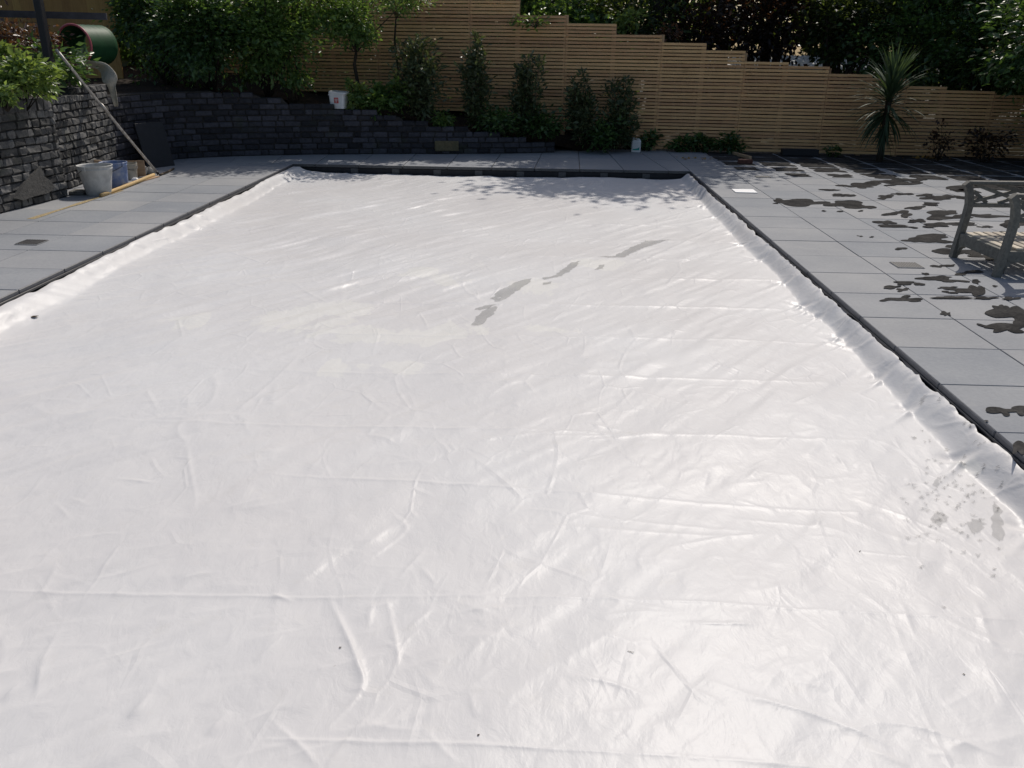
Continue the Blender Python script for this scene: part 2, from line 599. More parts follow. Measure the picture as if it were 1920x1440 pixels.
def quad_slab(p, gap=.004):
    c = sum((Vector(q) for q in p), Vector()) / 4
    pts = []
    for q in p:
        d = Vector(q) - c
        pts.append(Vector(q) - Vector((math.copysign(gap, d.x), math.copysign(gap, d.y), 0)))
    vs = [(q.x, q.y, 0) for q in pts] + [(q.x, q.y, -SLAB_T) for q in pts]
    fs = [(0, 1, 2, 3), (7, 6, 5, 4), (0, 4, 5, 1), (1, 5, 6, 2), (2, 6, 7, 3), (3, 7, 4, 0)]
    o = obj('slab', (vs, fs), M['slab'], deck)
    o.location.z = random.uniform(-.001, .001)
    return o


SL = .6033
STRIP_W = .013                      # width of the strip that paints the slab edges dark as shade
XR = [PX1 + STRIP_W] + [2.79 + SL * k for k in range(13)]
YR0 = 3.62
row = -4
while True:
    y0 = YR0 + SL * row
    if y0 > 15.0: break
    for k in range(len(XR) - 1):
        x0, x1 = XR[k], XR[k + 1]
        # only what the photograph can plausibly see
        lim = 1.2 + .72 * (y0 + SL)
        if x0 > lim + .8 or y0 < 1.2: continue
        slab(x0, x1, y0, min(y0 + SL, 15.25))
    row += 1
XL = [PX0 - STRIP_W, -4.36, -4.963, -5.566, -6.1]
row = -4
while True:
    y0 = 5.60 + SL * row
    if y0 > 12.3: break
    y1 = y0 + SL
    if y1 > 12.35: y1 = PY1 + STRIP_W
    for k in range(4):
        if y0 < 3.0: continue
        slab(XL[k + 1], XL[k], y0, y1)
    row += 1
# behind the pool: fanned slabs reaching back to the wall
front = [-6.1, -5.4, -4.7, -4.05, -3.4, -2.74, -2.08, -1.42, -.76, -.12, .55, 1.2, 1.86, 2.163 + STRIP_W]
back = [-6.6, -5.9, -5.1, -4.35, -3.6, -2.85, -2.12, -1.4, -.68, .02, .62, 1.1, 1.65, 2.163 + STRIP_W]
YB0, YB1, YB2 = PY1 + STRIP_W, 13.9, 15.25
for k in range(len(front) - 1):
    t1 = (YB1 - YB0) / (YB2 - YB0)
    m0, m1 = front[k] + (back[k] - front[k]) * t1, front[k + 1] + (back[k + 1] - front[k + 1]) * t1
    quad_slab([(front[k], YB0, 0), (front[k + 1], YB0, 0), (m1, YB1, 0), (m0, YB1, 0)], .006)
    quad_slab([(m0, YB1, 0), (m1, YB1, 0), (back[k + 1], YB2, 0), (back[k], YB2, 0)], .006)


# slab edge shade painted as dark strips, one per slab; cover track beneath them
def edge_strip(x0, y0, x1, y1, mat):
    L = math.hypot(x1 - x0, y1 - y0) - .006
    key = ('edge_strip', round(L, 3), mat.name)
    if key not in _slab_cache:
        _slab_cache[key] = mesh('slab_edge_strip', *cbox(L, STRIP_W - .001, .042, .009), mat)
    o = link('slab_edge_strip', _slab_cache[key], pool)
    o.location = ((x0 + x1) / 2, (y0 + y1) / 2, -.0185)
    o.rotation_euler.z = math.atan2(y1 - y0, x1 - x0)


for k in range(-7, 15):
    y0, y1 = YR0 + SL * k, min(YR0 + SL * (k + 1), PY1)
    if y0 > 0 and y0 < PY1 - .05: edge_strip(PX1 + STRIP_W / 2, y0, PX1 + STRIP_W / 2, y1, M['edge_shade'])
    y0, y1 = 5.60 + SL * (k - 2), min(5.60 + SL * (k - 1), PY1)
    if y0 > 1.5 and y0 < PY1 - .05: edge_strip(PX0 - STRIP_W / 2, y0, PX0 - STRIP_W / 2, y1, M['edge_shade'])
for k in range(3, len(front) - 1):
    x0, x1 = max(front[k], PX0 - STRIP_W), front[k + 1]
    if x1 - x0 > .1: edge_strip(x0, PY1 + STRIP_W / 2, x1, PY1 + STRIP_W / 2, M['bracket'])
for sx, xx in ((1, PX1 - .0055), (-1, PX0 + .0055)):
    tag(obj('cover_track', cbox(.010, PY1 - PY0 - .02, .02, .003, (xx, (PY0 + PY1) / 2, -.036)), M['track']), kind='structure')

# ------------------------------------------------------------------ the white pool cover: one draped sheet
CZ = -.145


def cover_grid():
    """finer where the sheet lies close to the viewer's side, coarser beyond"""
    ys_ = [-.55]
    while ys_[-1] < 12.50:
        y = ys_[-1]
        ys_.append(y + (.03 if y < .9 else max(.0052, .0033 * max(y, 1.0) ** .85)))
    ys_ = np.array(ys_)
    xa, xb = PX0 + .012, PX1 - .014
    lo = np.maximum(xa + .30, -.05 * ys_ - (.68 * ys_ + .55))
    hi = np.minimum(xb - .30, -.02 * ys_ + (.68 * ys_ + .55))
    n0, n1, n2 = 44, 600, 44
    u0, u1, u2 = np.linspace(0, 1, n0)[:-1], np.linspace(0, 1, n1)[:-1], np.linspace(0, 1, n2)
    X_ = np.concatenate([xa + (lo[:, None] - xa) * u0, lo[:, None] + (hi - lo)[:, None] * u1, hi[:, None] + (xb - hi)[:, None] * u2], 1)
    return X_, np.repeat(ys_[:, None], X_.shape[1], 1), ys_


CREASES = []      # (pixel polyline, half width in m, height in m)


def cr(h, w, *pts):
    CREASES.append((pts, w, h))


# long welded seams / fold lines across the sheet
SEAMS = [((1000, 419), (1300, 423)), ((820, 446), (1290, 452)), ((760, 478), (1420, 490)), ((700, 519), (1480, 528)),
         ((600, 562), (1560, 582)), ((560, 622), (1600, 645)), ((400, 690), (1690, 722)), ((200, 787), (1700, 828)),
         ((500, 893), (900, 913), (1700, 963)), ((0, 1106), (560, 1122), (1100, 1122), (1900, 1160)), ((500, 1385), (900, 1400), (1560, 1440))]
for s in SEAMS: cr(.0042, .011, *s)
f = cr
f(.006, .014, (890, 832), (1010, 815), (1095, 810)); f(.006, .013, (960, 822), (1180, 815), (1250, 812)); f(.005, .012, (1095, 795), (1180, 808)); f(.006, .012, (1095, 825), (1260, 812))
f(.007, .016, (930, 948), (1210, 977), (1435, 992)); f(.007, .016, (930, 980), (1310, 999), (1450, 992)); f(.006, .013, (1255, 1025), (1335, 1006), (1440, 994))
f(.006, .014, (1455, 995), (1490, 1025), (1497, 1055)); f(.006, .014, (1370, 965), (1550, 985), (1610, 1010)); f(.005, .014, (1550, 962), (1525, 985))
f(.006, .014, (1610, 935), (1710, 970), (1810, 1017)); f(.006, .014, (1380, 930), (1465, 957)); f(.006, .016, (1100, 1112), (1195, 1135), (1290, 1150))
f(.006, .014, (1110, 1162), (1195, 1150), (1285, 1152)); f(.006, .014, (820, 1160), (905, 1142), (960, 1140), (1100, 1135)); f(.005, .012, (1270, 1167), (1350, 1171), (1440, 1168))
f(.005, .018, (1055, 1270), (1150, 1285), (1230, 1317)); f(.008, .022, (1315, 1272), (1420, 1310), (1560, 1350), (1710, 1415)); f(.005, .02, (1280, 1285), (1360, 1325))
f(.006, .02, (1635, 1352), (1735, 1365), (1885, 1420)); f(.007, .02, (1695, 1365), (1810, 1435)); f(.006, .02, (1610, 1395), (1705, 1435))
f(.007, .02, (350, 825), (357, 880), (368, 945), (350, 965)); f(.006, .018, (385, 885), (357, 905)); f(.006, .016, (102, 937), (135, 975)); f(.005, .016, (80, 1037), (225, 970))
f(.005, .016, (200, 1042), (345, 960)); f(.004, .014, (250, 960), (320, 940)); f(.005, .014, (212, 895), (300, 907)); f(.008, .018, (732, 962), (762, 985), (750, 1005), (685, 1055))
f(.006, .02, (540, 1110), (610, 1060)); f(.006, .02, (740, 1095), (800, 1025)); f(.006, .016, (790, 1065), (820, 1100)); f(.007, .022, (2, 1160), (75, 1110), (107, 1055))
f(.006, .022, (65, 1315), (80, 1235), (110, 1175)); f(.009, .020, (615, 1117), (640, 1170), (670, 1240), (677, 1295), (590, 1390)); f(.008, .018, (725, 1122), (740, 1190), (750, 1255))
f(.007, .015, (755, 1187), (815, 1140)); f(.007, .016, (455, 1357), (530, 1325), (575, 1295)); f(.006, .016, (730, 1357), (795, 1325)); f(.006, .014, (890, 832), (960, 817))
f(.007, .02, (0, 1315), (40, 1275)); f(.006, .022, (240, 1350), (285, 1305)); f(.006, .022, (385, 1380), (430, 1330)); f(.006, .02, (505, 1345), (570, 1405), (595, 1440))
f(.006, .018, (795, 1370), (860, 1440)); f(.005, .012, (505, 1115), (555, 1130)); f(.006, .014, (210, 1120), (235, 1095)); f(.005, .018, (890, 1350), (880, 1300))
f(.006, .022, (420, 790), (520, 705), (565, 655)); f(.005, .014, (835, 720), (920, 718), (1005, 715)); f(.008, .03, (1240, 379), (1308, 358)); f(.009, .035, (1240, 411), (1320, 388))
f(.010, .035, (1190, 497), (1240, 474), (1350, 423)); f(.010, .035, (780, 350), (840, 337), (895, 325)); f(.007, .03, (690, 335), (760, 325)); f(.005, .02, (300, 600), (380, 585))
f(.005, .022, (1330, 870), (1320, 925)); f(.006, .024, (1395, 900), (1430, 870)); f(.007, .02, (1590, 885), (1560, 840)); f(.006, .022, (1830, 1120), (1870, 1230)); f(.006, .024, (1690, 1120), (1720, 1200))
f(.006, .022, (1480, 760), (1520, 745), (1560, 720)); f(.008, .03, (1500, 620), (1560, 590)); f(.006, .025, (700, 1130), (690, 1180)); f(.006, .02, (610, 1440), (640, 1400), (700, 1330))
# small random pinches scattered over the sheet
rc = random.Random(5)
for k in range(420):
    px, py = rc.uniform(-100, 1850), rc.uniform(370, 1440) ** 1.0
    p = G(px, py, CZ)
    ang = rc.gauss(math.radians(38), .5)
    L = rc.uniform(.08, .34)
    q = p + Vector((math.cos(ang), math.sin(ang), 0)) * L
    mid = (p + q) / 2 + Vector((rc.uniform(-.02, .02), rc.uniform(-.02, .02), 0))
    CREASES.append(([p, mid, q], rc.uniform(.014, .05), rc.uniform(.0010, .0038)))


def cover_height(Xg, Yg):
    H = np.full(Xg.shape, CZ)
    H += .011 * vnoise(Xg * .9 + 3, Yg * .7) + .005 * vnoise(Xg * 2.1, Yg * 1.7 + 9)
    ca, sa = math.cos(rad(52)), math.sin(rad(52))            # ripples run from near-left to far-right
    u, v = Xg * ca + Yg * sa, -Xg * sa + Yg * ca
    amp = (.35 + .65 * (.5 + .5 * vnoise(Xg * .8 + 20, Yg * .6 + 4))) * (1 + .8 * sstep(.6, -2.0, Xg))
    farw = .65 + .35 * sstep(3.0, 6.5, Yg)
    warp = .35 * vnoise(u * .9, v * 1.4)
    H += amp * farw * (.0062 * vnoise(u * 1.7, (v + warp * .2) * 9.0) + .0034 * vnoise(u * 3.2 + 5, (v + warp * .15) * 19 + 2))
    H += (1 - .6 * sstep(3, 7, Yg)) * (.0034 * vnoise(Xg * 4.3 + 7, Yg * 3.2) + .0012 * vnoise(Xg * 11, Yg * 9))
    ca2, sa2 = math.cos(rad(100)), math.sin(rad(100))
    u2, v2 = Xg * ca2 + Yg * sa2, -Xg * sa2 + Yg * ca2
    rm = sstep(.15, .6, vnoise(Xg * .7 + 40, Yg * .8 + 11))
    H += rm * .0036 * vnoise(u2 * 1.6, v2 * 6.5)
    H += .0050 * (1 - sstep(3.2, 6.0, Yg)) * vnoise(u * 1.2 + 33, (v + warp * .3) * 4.4 + 5) * (.6 + .6 * sstep(.8, -1.0, Xg))
    # crumple lines: soft ridges where the sheet has been folded and dragged
    rg = np.clip(1 - np.abs(vnoise(u * 1.1 + 17, (v + warp * .3) * 2.9)) * 2.2, 0, 1) ** 2
    H += .0050 * rg * sstep(-.2, .5, vnoise(Xg * .9 + 8, Yg * .8 + 30))
    rg2 = np.clip(1 - np.abs(vnoise(u2 * 2.3 + 3, (v2 + .1 * vnoise(u2 * 3, v2 * 2)) * 3.4)) * 2.4, 0, 1) ** 2
    H += .0030 * rg2 * sstep(0, .6, vnoise(Xg * 1.1 + 60, Yg * 1.0 + 3)) * (1 - .5 * sstep(4, 8, Yg))
    rg3 = np.clip(1 - np.abs(vnoise(Xg * 5.5 + 3, Yg * 4.6 + 9 + .5 * vnoise(Xg * 4, Yg * 4))) * 2.6, 0, 1) ** 2
    H += .0008 * rg3 * (1 - .75 * sstep(2.5, 6, Yg))
    return H


XG, YG, ys = cover_grid()
HG = cover_height(XG, YG)
for pts, w, h in CREASES:
    w *= .62
    p_ = pts[0] if isinstance(pts[0], Vector) else G(pts[0][0], pts[0][1], CZ)
    wmin = .0028 * max(p_.y, 1.0)
    if w < wmin: h *= 1 + .6 * (wmin / w - 1); w = wmin
    P = [(G(p[0], p[1], CZ) if not isinstance(p, Vector) else p) for p in pts]
    # densify with a light wobble
    D = []
    for i in range(len(P) - 1):
        p0, p1, p2, p3 = P[max(i - 1, 0)], P[i], P[i + 1], P[min(i + 2, len(P) - 1)]
        for t in np.linspace(0, 1, 7)[:-1]:
            D.append(.5 * ((2 * p1) + (-p0 + p2) * t + (2 * p0 - 5 * p1 + 4 * p2 - p3) * t * t + (-p0 + 3 * p1 - 3 * p2 + p3) * t ** 3))
    D.append(P[-1])
    L = sum((b - a).length for a, b in zip(D[:-1], D[1:]))
    x0, x1 = min(p.x for p in D) - .15, max(p.x for p in D) + .15
    y0, y1 = min(p.y for p in D) - .15, max(p.y for p in D) + .15
    i0, i1 = np.searchsorted(ys, [y0, y1])
    if i1 <= i0: continue
    inx = np.where(((XG[i0:i1] > x0) & (XG[i0:i1] < x1)).any(0))[0]
    if len(inx) == 0: continue
    j0, j1 = inx[0], inx[-1] + 1
    sx, sy = XG[i0:i1, j0:j1], YG[i0:i1, j0:j1]
    best = np.full(sx.shape, 1e9); bs = np.zeros(sx.shape); bt = np.zeros(sx.shape)
    acc = 0.0
    for a, b in zip(D[:-1], D[1:]):
        dx, dy = b.x - a.x, b.y - a.y
        l2 = dx * dx + dy * dy + 1e-12
        t = np.clip(((sx - a.x) * dx + (sy - a.y) * dy) / l2, 0, 1)
        ex, ey = sx - (a.x + t * dx), sy - (a.y + t * dy)
        d = np.sqrt(ex * ex + ey * ey)
        sg = np.sign(dx * ey - dy * ex)
        m = d < best
        best = np.where(m, d, best); bs = np.where(m, sg, bs); bt = np.where(m, (acc + t * math.sqrt(l2)) / L, bt)
        acc += math.sqrt(l2)
    taper = np.sin(np.clip(bt, .004, .996) * PI) ** (.9 if L < 1.2 else .3) * (.8 + .4 * vnoise(bt * (1.5 + L) + w * 1000, bt * 0 + h * 3000))
    q = best / w
    prof = np.where(bs > 0, np.exp(-np.sqrt(q * q + .04) * 1.7), np.exp(-np.sqrt(q * q + .04) * .8))      # one steep flank, one long flank
    HG[i0:i1, j0:j1] += h * prof * taper
# edges: the sheet climbs to the track along both long sides, pleating as it goes
dR, dL = PX1 - XG, XG - PX0
wr = .145 + .03 * vnoise(YG * 1.1 + 2, YG * 0)
wl = .20 + .04 * vnoise(YG * .9 + 7, YG * 0 + 3)
tR = 1 - sstep(0.0, 1.0, dR / wr)
tL = 1 - sstep(0.0, 1.0, dL / wl)
HG += tR * .122 + tL * .108


def ridged(x, y):
    return np.clip(1 - np.abs(vnoise(x, y)) * 2.0, 0, 1) ** 1.6


mR = np.exp(-((dR - .085) / .075) ** 2)
mRe = np.exp(-(dR / .045) ** 2)
HG += mR * (.009 * (ridged(YG * 3.3 + dR * 4, dR * 2.0) - .4) + .005 * (ridged(YG * 8.0 - dR * 7, dR * 4) - .4))
HG += mRe * (-.016 +   .013 * ridged(YG * 4.4 + 3, YG * 0 + 8) + .007 * ridged(YG * 11.0, YG * 0 + 3))
# gathered tucks: a dip and a raised tooth that runs out on to the flat sheet
rt = random.Random(44)
yt = 1.6
while yt < 12.2:
    g_ = rt.uniform(.55, 1.0)
    d0 = rt.uniform(.14, .19)
    sl = rt.uniform(-.5, .9)
    yc = yt + (dR - d0) * sl
    ex = np.exp(-((dR - d0) / .07) ** 2)
    HG += g_ * ex * (.015 * np.exp(-((YG - yc) / .030) ** 2) - .018 * np.exp(-((YG - yc - .075) / .040) ** 2))
    tail = np.exp(-((YG - yt + (dR - d0) * .9) / (.018 + .10 * np.clip(dR - d0, 0, 1))) ** 2) * np.exp(-np.clip(dR - d0, 0, 9) / .22) * (dR > d0)
    HG += g_ * .012 * tail
    yt += rt.choice([.16, .45, .6, .75, .9])
mL = np.exp(-((dL - .12) / .10) ** 2)
HG += mL * (.018 * vnoise(YG * 1.3 + 50, dL * 2) + .010 * vnoise(YG * .8, dL * 14)) + np.exp(-(dL / .05) ** 2) * (-.006 + .005 * vnoise(YG * 5, YG * 0 + 4))
# corners pull up at the far end, far edge curls slightly
far = sstep(11.3, 12.45, YG)
HG += far * (.055 * np.exp(-(dL / .34) ** 2) + .03 * np.exp(-(dR / .25) ** 2)) + sstep(12.2, 12.5, YG) * (.007 * np.abs(vnoise(XG * 2.3, YG * 0 + 6)) ** 1.5 + .002)
HG += sstep(11.2, 12.4, YG) * .028 * (1 - tR) * (1 - tL)
HG = np.minimum(HG, -.028)
XO = XG + mRe * (.010 * vnoise(YG * 5.1 + 9, YG * 0 + 2) - .012 * ridged(YG * 6.3 + 1, YG * 0 + 6))
YO = YG - sstep(12.2, 12.5, YG) * (.02 + .02 * vnoise(XG * 1.7 + 4, XG * 0) + .35 * np.clip((.6 - dL) / .6, 0, 1) * 0)
ny, nx = HG.shape
me = bpy.data.meshes.new('pool_cover')
me.vertices.add(nx * ny)
me.vertices.foreach_set('co', np.stack([XO, YO, HG], -1).astype(np.float32).ravel())
ii, jj = np.meshgrid(np.arange(ny - 1), np.arange(nx - 1), indexing='ij')
a = (ii * nx + jj).ravel()
quads = np.stack([a, a + 1, a + nx + 1, a + nx], -1).astype(np.int32)
me.loops.add(quads.size); me.loops.foreach_set('vertex_index', quads.ravel())
me.polygons.add(len(quads))
me.polygons.foreach_set('loop_start', np.arange(0, quads.size, 4, dtype=np.int32))
me.polygons.foreach_set('loop_total', np.full(len(quads), 4, dtype=np.int32))
me.polygons.foreach_set('use_smooth', np.ones(len(quads), dtype=bool))
me.materials.append(M['cover'])
me.update(calc_edges=True)
tag(link('pool_cover', me), 'creased white plastic sheet cover stretched over the whole swimming pool', 'pool cover')


def cover_z(x, y):
    i = min(max(int(np.searchsorted(ys, y)), 1), ny - 1); j = min(max(int(np.searchsorted(XG[i], x)), 1), nx - 1)
    return float(max(HG[i, j], HG[i - 1, j], HG[i, j - 1], HG[i - 1, j - 1]))


# ------------------------------------------------------------------ water: puddles on the cover, splashes on the slabs
def puddle_mat(strong=True):
    t = NT('puddle_water')
    n = t.noise(t.coord('world'), 9, 2, .5)
    p = t.principled((.20, .20, .185), .06, .5, t.bump(n, .03, .004))
    p.inputs['Alpha'].default_value = .26 if strong else .22
    return t.m


M['puddle'] = puddle_mat()
M['damp'] = puddle_mat(False)


def sheet_on_cover(px_poly, seed, mat='puddle'):
    r_ = random.Random(seed)
    P = [G(x, y, CZ) for x, y in px_poly]
    for _ in range(1 if mat == 'damp' else 0):                       # round the traced corners
        P = [q for k in range(len(P)) for q in (P[k].lerp(P[(k + 1) % len(P)], .25), P[k].lerp(P[(k + 1) % len(P)], .75))]
    D = []
    n = len(P)
    for k in range(n):
        a, b = P[k], P[(k + 1) % n]
        m = max(2, int((b - a).length / .03))
        for t in range(m):
            p = a.lerp(b, t / m)
            nrm = Vector((-(b - a).y, (b - a).x, 0)).normalized()
            D.append(p + nrm * (r_.uniform(-.012, .012)))
    # ear-clipped flat sheet then dropped on to the cover
    import mathutils
    tess = mathutils.geometry.tessellate_polygon([D])
    me_ = bpy.data.meshes.new('puddle')
    zz = sum(cover_z(p.x, p.y) for p in D) / len(D)
    me_.from_pydata([(p.x, p.y, cover_z(p.x, p.y) + .003) for p in D], [], [tuple(t) for t in tess])
    me_.materials.append(M[mat])
    return tag(link('puddle', me_), kind='structure')


PUD = [[(885, 609), (893, 594), (912, 580), (931, 574), (926, 588), (910, 602), (898, 610)],
       [(888, 581), (908, 573), (930, 571), (922, 577), (900, 582)],
       [(921, 561), (934, 547), (962, 535), (985, 525), (998, 524), (988, 536), (960, 552), (944, 563), (930, 566)],
       [(1016, 523), (1035, 520), (1058, 504), (1072, 494), (1088, 491), (1080, 501), (1060, 515), (1040, 523), (1020, 527)],
       [(1018, 531), (1036, 529), (1034, 534), (1020, 536)],
       [(1120, 483), (1150, 481), (1180, 465), (1210, 452), (1260, 449), (1236, 455), (1205, 466), (1170, 482), (1140, 485)],
       [(1116, 508), (1122, 499), (1134, 497), (1130, 504)],
       [(1748, 960), (1760, 955), (1785, 968), (1770, 985), (1752, 984)], [(1812, 978), (1840, 970), (1848, 985), (1835, 1000), (1816, 1000)],
       [(1858, 950), (1868, 935), (1880, 965), (1885, 1005), (1872, 1018), (1862, 1000)], [(1750, 905), (1760, 890), (1764, 902), (1756, 922)]]
for k, p in enumerate(PUD): sheet_on_cover(p, k, 'puddle' if k < 7 else 'damp')
for k in range(120):
    r_ = random.Random(900 + k)
    cx, cy = r_.gauss(1785, 60), r_.gauss(930, 70)
    if cx < 1690 or cx > 1880: continue
    a, b = r_.uniform(1, 3 + 5 * r_.random() ** 2), r_.uniform(.8, 3)
    th = r_.uniform(-.9, .3)
    sheet_on_cover([(cx + a * math.cos(t) * math.cos(th) - b * math.sin(t) * math.sin(th), cy + a * math.cos(t) * math.sin(th) + b * math.sin(t) * math.cos(th))
                    for t in [2 * PI * j / 7 + r_.uniform(-.3, .3) for j in range(7)]], k + 50, 'damp')

_pz = [0]


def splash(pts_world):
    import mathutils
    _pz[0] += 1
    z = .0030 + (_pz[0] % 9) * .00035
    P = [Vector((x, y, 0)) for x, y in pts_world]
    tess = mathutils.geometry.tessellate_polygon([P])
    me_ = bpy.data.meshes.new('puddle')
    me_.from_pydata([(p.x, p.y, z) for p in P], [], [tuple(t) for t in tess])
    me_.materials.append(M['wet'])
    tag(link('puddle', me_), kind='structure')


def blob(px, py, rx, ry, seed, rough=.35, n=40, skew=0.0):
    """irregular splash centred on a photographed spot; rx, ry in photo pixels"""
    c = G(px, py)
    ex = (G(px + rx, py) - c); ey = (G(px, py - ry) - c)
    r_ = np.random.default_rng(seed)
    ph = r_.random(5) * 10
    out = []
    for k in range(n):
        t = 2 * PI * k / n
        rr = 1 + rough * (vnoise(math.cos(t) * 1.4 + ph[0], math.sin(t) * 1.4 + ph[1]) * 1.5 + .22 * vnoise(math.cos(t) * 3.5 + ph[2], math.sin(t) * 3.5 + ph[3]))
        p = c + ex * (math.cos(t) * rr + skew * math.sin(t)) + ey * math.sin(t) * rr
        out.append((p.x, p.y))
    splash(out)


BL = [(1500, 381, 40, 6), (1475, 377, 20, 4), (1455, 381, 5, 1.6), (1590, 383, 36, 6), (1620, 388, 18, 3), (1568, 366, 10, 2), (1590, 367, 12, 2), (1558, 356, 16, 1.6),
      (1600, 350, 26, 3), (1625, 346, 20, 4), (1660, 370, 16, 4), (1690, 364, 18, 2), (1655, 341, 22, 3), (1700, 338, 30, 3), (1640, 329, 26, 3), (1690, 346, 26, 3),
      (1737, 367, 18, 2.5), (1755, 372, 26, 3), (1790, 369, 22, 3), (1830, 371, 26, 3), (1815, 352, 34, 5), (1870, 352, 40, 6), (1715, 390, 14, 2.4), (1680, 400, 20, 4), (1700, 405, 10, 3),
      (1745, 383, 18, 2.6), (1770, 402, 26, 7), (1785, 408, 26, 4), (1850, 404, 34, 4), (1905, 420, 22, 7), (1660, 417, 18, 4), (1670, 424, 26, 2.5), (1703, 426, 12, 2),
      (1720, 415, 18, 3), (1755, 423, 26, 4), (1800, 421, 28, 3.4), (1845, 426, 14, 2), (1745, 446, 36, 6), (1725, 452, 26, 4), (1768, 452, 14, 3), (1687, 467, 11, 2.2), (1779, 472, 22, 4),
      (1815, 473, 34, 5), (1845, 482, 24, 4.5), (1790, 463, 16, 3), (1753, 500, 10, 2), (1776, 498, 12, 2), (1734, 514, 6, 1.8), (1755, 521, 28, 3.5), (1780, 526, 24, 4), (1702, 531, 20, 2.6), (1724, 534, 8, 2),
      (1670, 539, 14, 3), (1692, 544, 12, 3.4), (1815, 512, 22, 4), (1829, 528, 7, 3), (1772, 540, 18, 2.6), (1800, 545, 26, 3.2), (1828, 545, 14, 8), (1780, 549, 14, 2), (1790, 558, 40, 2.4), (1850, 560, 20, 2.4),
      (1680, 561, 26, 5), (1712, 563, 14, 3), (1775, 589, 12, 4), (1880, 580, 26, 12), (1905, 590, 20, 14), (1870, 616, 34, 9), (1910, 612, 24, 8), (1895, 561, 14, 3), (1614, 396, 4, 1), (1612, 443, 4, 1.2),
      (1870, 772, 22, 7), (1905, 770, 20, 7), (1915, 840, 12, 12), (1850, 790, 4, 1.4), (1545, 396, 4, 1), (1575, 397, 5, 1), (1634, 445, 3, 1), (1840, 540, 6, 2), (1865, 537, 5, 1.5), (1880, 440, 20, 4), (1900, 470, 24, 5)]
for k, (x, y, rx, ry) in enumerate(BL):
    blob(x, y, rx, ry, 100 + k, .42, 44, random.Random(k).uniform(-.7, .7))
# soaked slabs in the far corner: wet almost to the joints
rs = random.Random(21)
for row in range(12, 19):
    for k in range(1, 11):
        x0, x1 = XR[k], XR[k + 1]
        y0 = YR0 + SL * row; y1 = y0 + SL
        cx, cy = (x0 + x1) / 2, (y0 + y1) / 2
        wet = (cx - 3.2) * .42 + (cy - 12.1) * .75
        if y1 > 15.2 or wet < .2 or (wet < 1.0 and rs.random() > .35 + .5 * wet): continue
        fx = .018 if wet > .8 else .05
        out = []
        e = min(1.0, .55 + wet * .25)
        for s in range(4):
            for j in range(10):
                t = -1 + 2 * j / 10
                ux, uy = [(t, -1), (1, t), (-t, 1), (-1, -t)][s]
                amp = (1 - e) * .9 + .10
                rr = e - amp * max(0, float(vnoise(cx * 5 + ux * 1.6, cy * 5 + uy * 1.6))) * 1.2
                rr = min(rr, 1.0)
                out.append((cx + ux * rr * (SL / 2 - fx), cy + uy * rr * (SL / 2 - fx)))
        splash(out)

# ------------------------------------------------------------------ retaining walls
def resample(pts, step):
    P = [Vector(p) for p in pts]
    out = [(P[0], (P[1] - P[0]).normalized())]
    d = 0.0; nxt = step
    for a, b in zip(P[:-1], P[1:]):
        L = (b - a).length
        while nxt <= d + L + 1e-9:
            out.append((a.lerp(b, (nxt - d) / L), (b - a).normalized()))
            nxt += step
        d += L
    return out


def smooth_path(pts, n=12):
    P = [Vector((*p, 0)) for p in pts]
    out = []
    for i in range(len(P) - 1):
        p0, p1, p2, p3 = P[max(i - 1, 0)], P[i], P[i + 1], P[min(i + 2, len(P) - 1)]
        for k in range(n):
            t = k / n
            out.append(.5 * ((2 * p1) + (-p0 + p2) * t + (2 * p0 - 5 * p1 + 4 * p2 - p3) * t * t + (-p0 + 3 * p1 - 3 * p2 + p3) * t ** 3))
    out.append(P[-1])
    return out


def rough_brick(L, D, Hh, seed, jitter=.006):
    r_ = random.Random(seed)
    vs, fs = cbox(L, D, Hh, .010)
    vs = [(x + r_.uniform(-jitter, jitter), y + r_.uniform(-jitter, jitter), z + r_.uniform(-jitter, jitter) * .6) for x, y, z in vs]
    return vs, fs


def arc_of(path):
    s = [0.0]
    for a, b in zip(path[:-1], path[1:]): s.append(s[-1] + (b - a).length)
    return s


def at_arc(path, s, d):
    d = min(max(d, 0), s[-1] - 1e-6)
    k = max(0, int(np.searchsorted(s, d)) - 1)
    k = min(k, len(path) - 2)
    t = (d - s[k]) / max(1e-9, s[k + 1] - s[k])
    return path[k].lerp(path[k + 1], t), (path[k + 1] - path[k]).normalized()


def brick_wall(root, path, top_fn, course, lens, mats, depth=.11, seed=1, keep=None, lean=0.0, splitp=.25, jitter=.007):
    """path runs so that the visible face is on its right-hand side"""
    r_ = random.Random(seed)
    s = arc_of(path)
    total = s[-1]
    variants = {}
    n_b = 0
    for c in range(16):
        z0 = .004 + c * course
        d = -r_.uniform(0, lens[1])
        while d < total:
            L = r_.uniform(*lens)
            if r_.random() < splitp: L *= .55
            a, b = max(d, 0), min(d + L, total)
            d += L
            if b - a < .05: continue
            p, t = at_arc(path, s, (a + b) / 2)
            if z0 + course * .6 > top_fn(p, (a + b) / 2): continue
            if keep and not keep(p): continue
            key = (round((b - a) / .02), r_.randrange(3))
            if key not in variants:
                variants[key] = mesh('brick', *rough_brick(key[0] * .02 - .014, depth, course - .013, key[0] * 7 + key[1] * 131, jitter), mats)
            o = link('brick', variants[key], root)
            nrm = Vector((t.y, -t.x, 0))
            o.location = Vector((p.x, p.y, z0 + course / 2)) + nrm * (r_.uniform(-.008, .008) - depth / 2) - nrm * lean * z0
            o.rotation_euler = (r_.uniform(-.02, .02), r_.uniform(-.02, .02), math.atan2(t.y, t.x) + r_.uniform(-.02, .02))
            n_b += 1
    return n_b


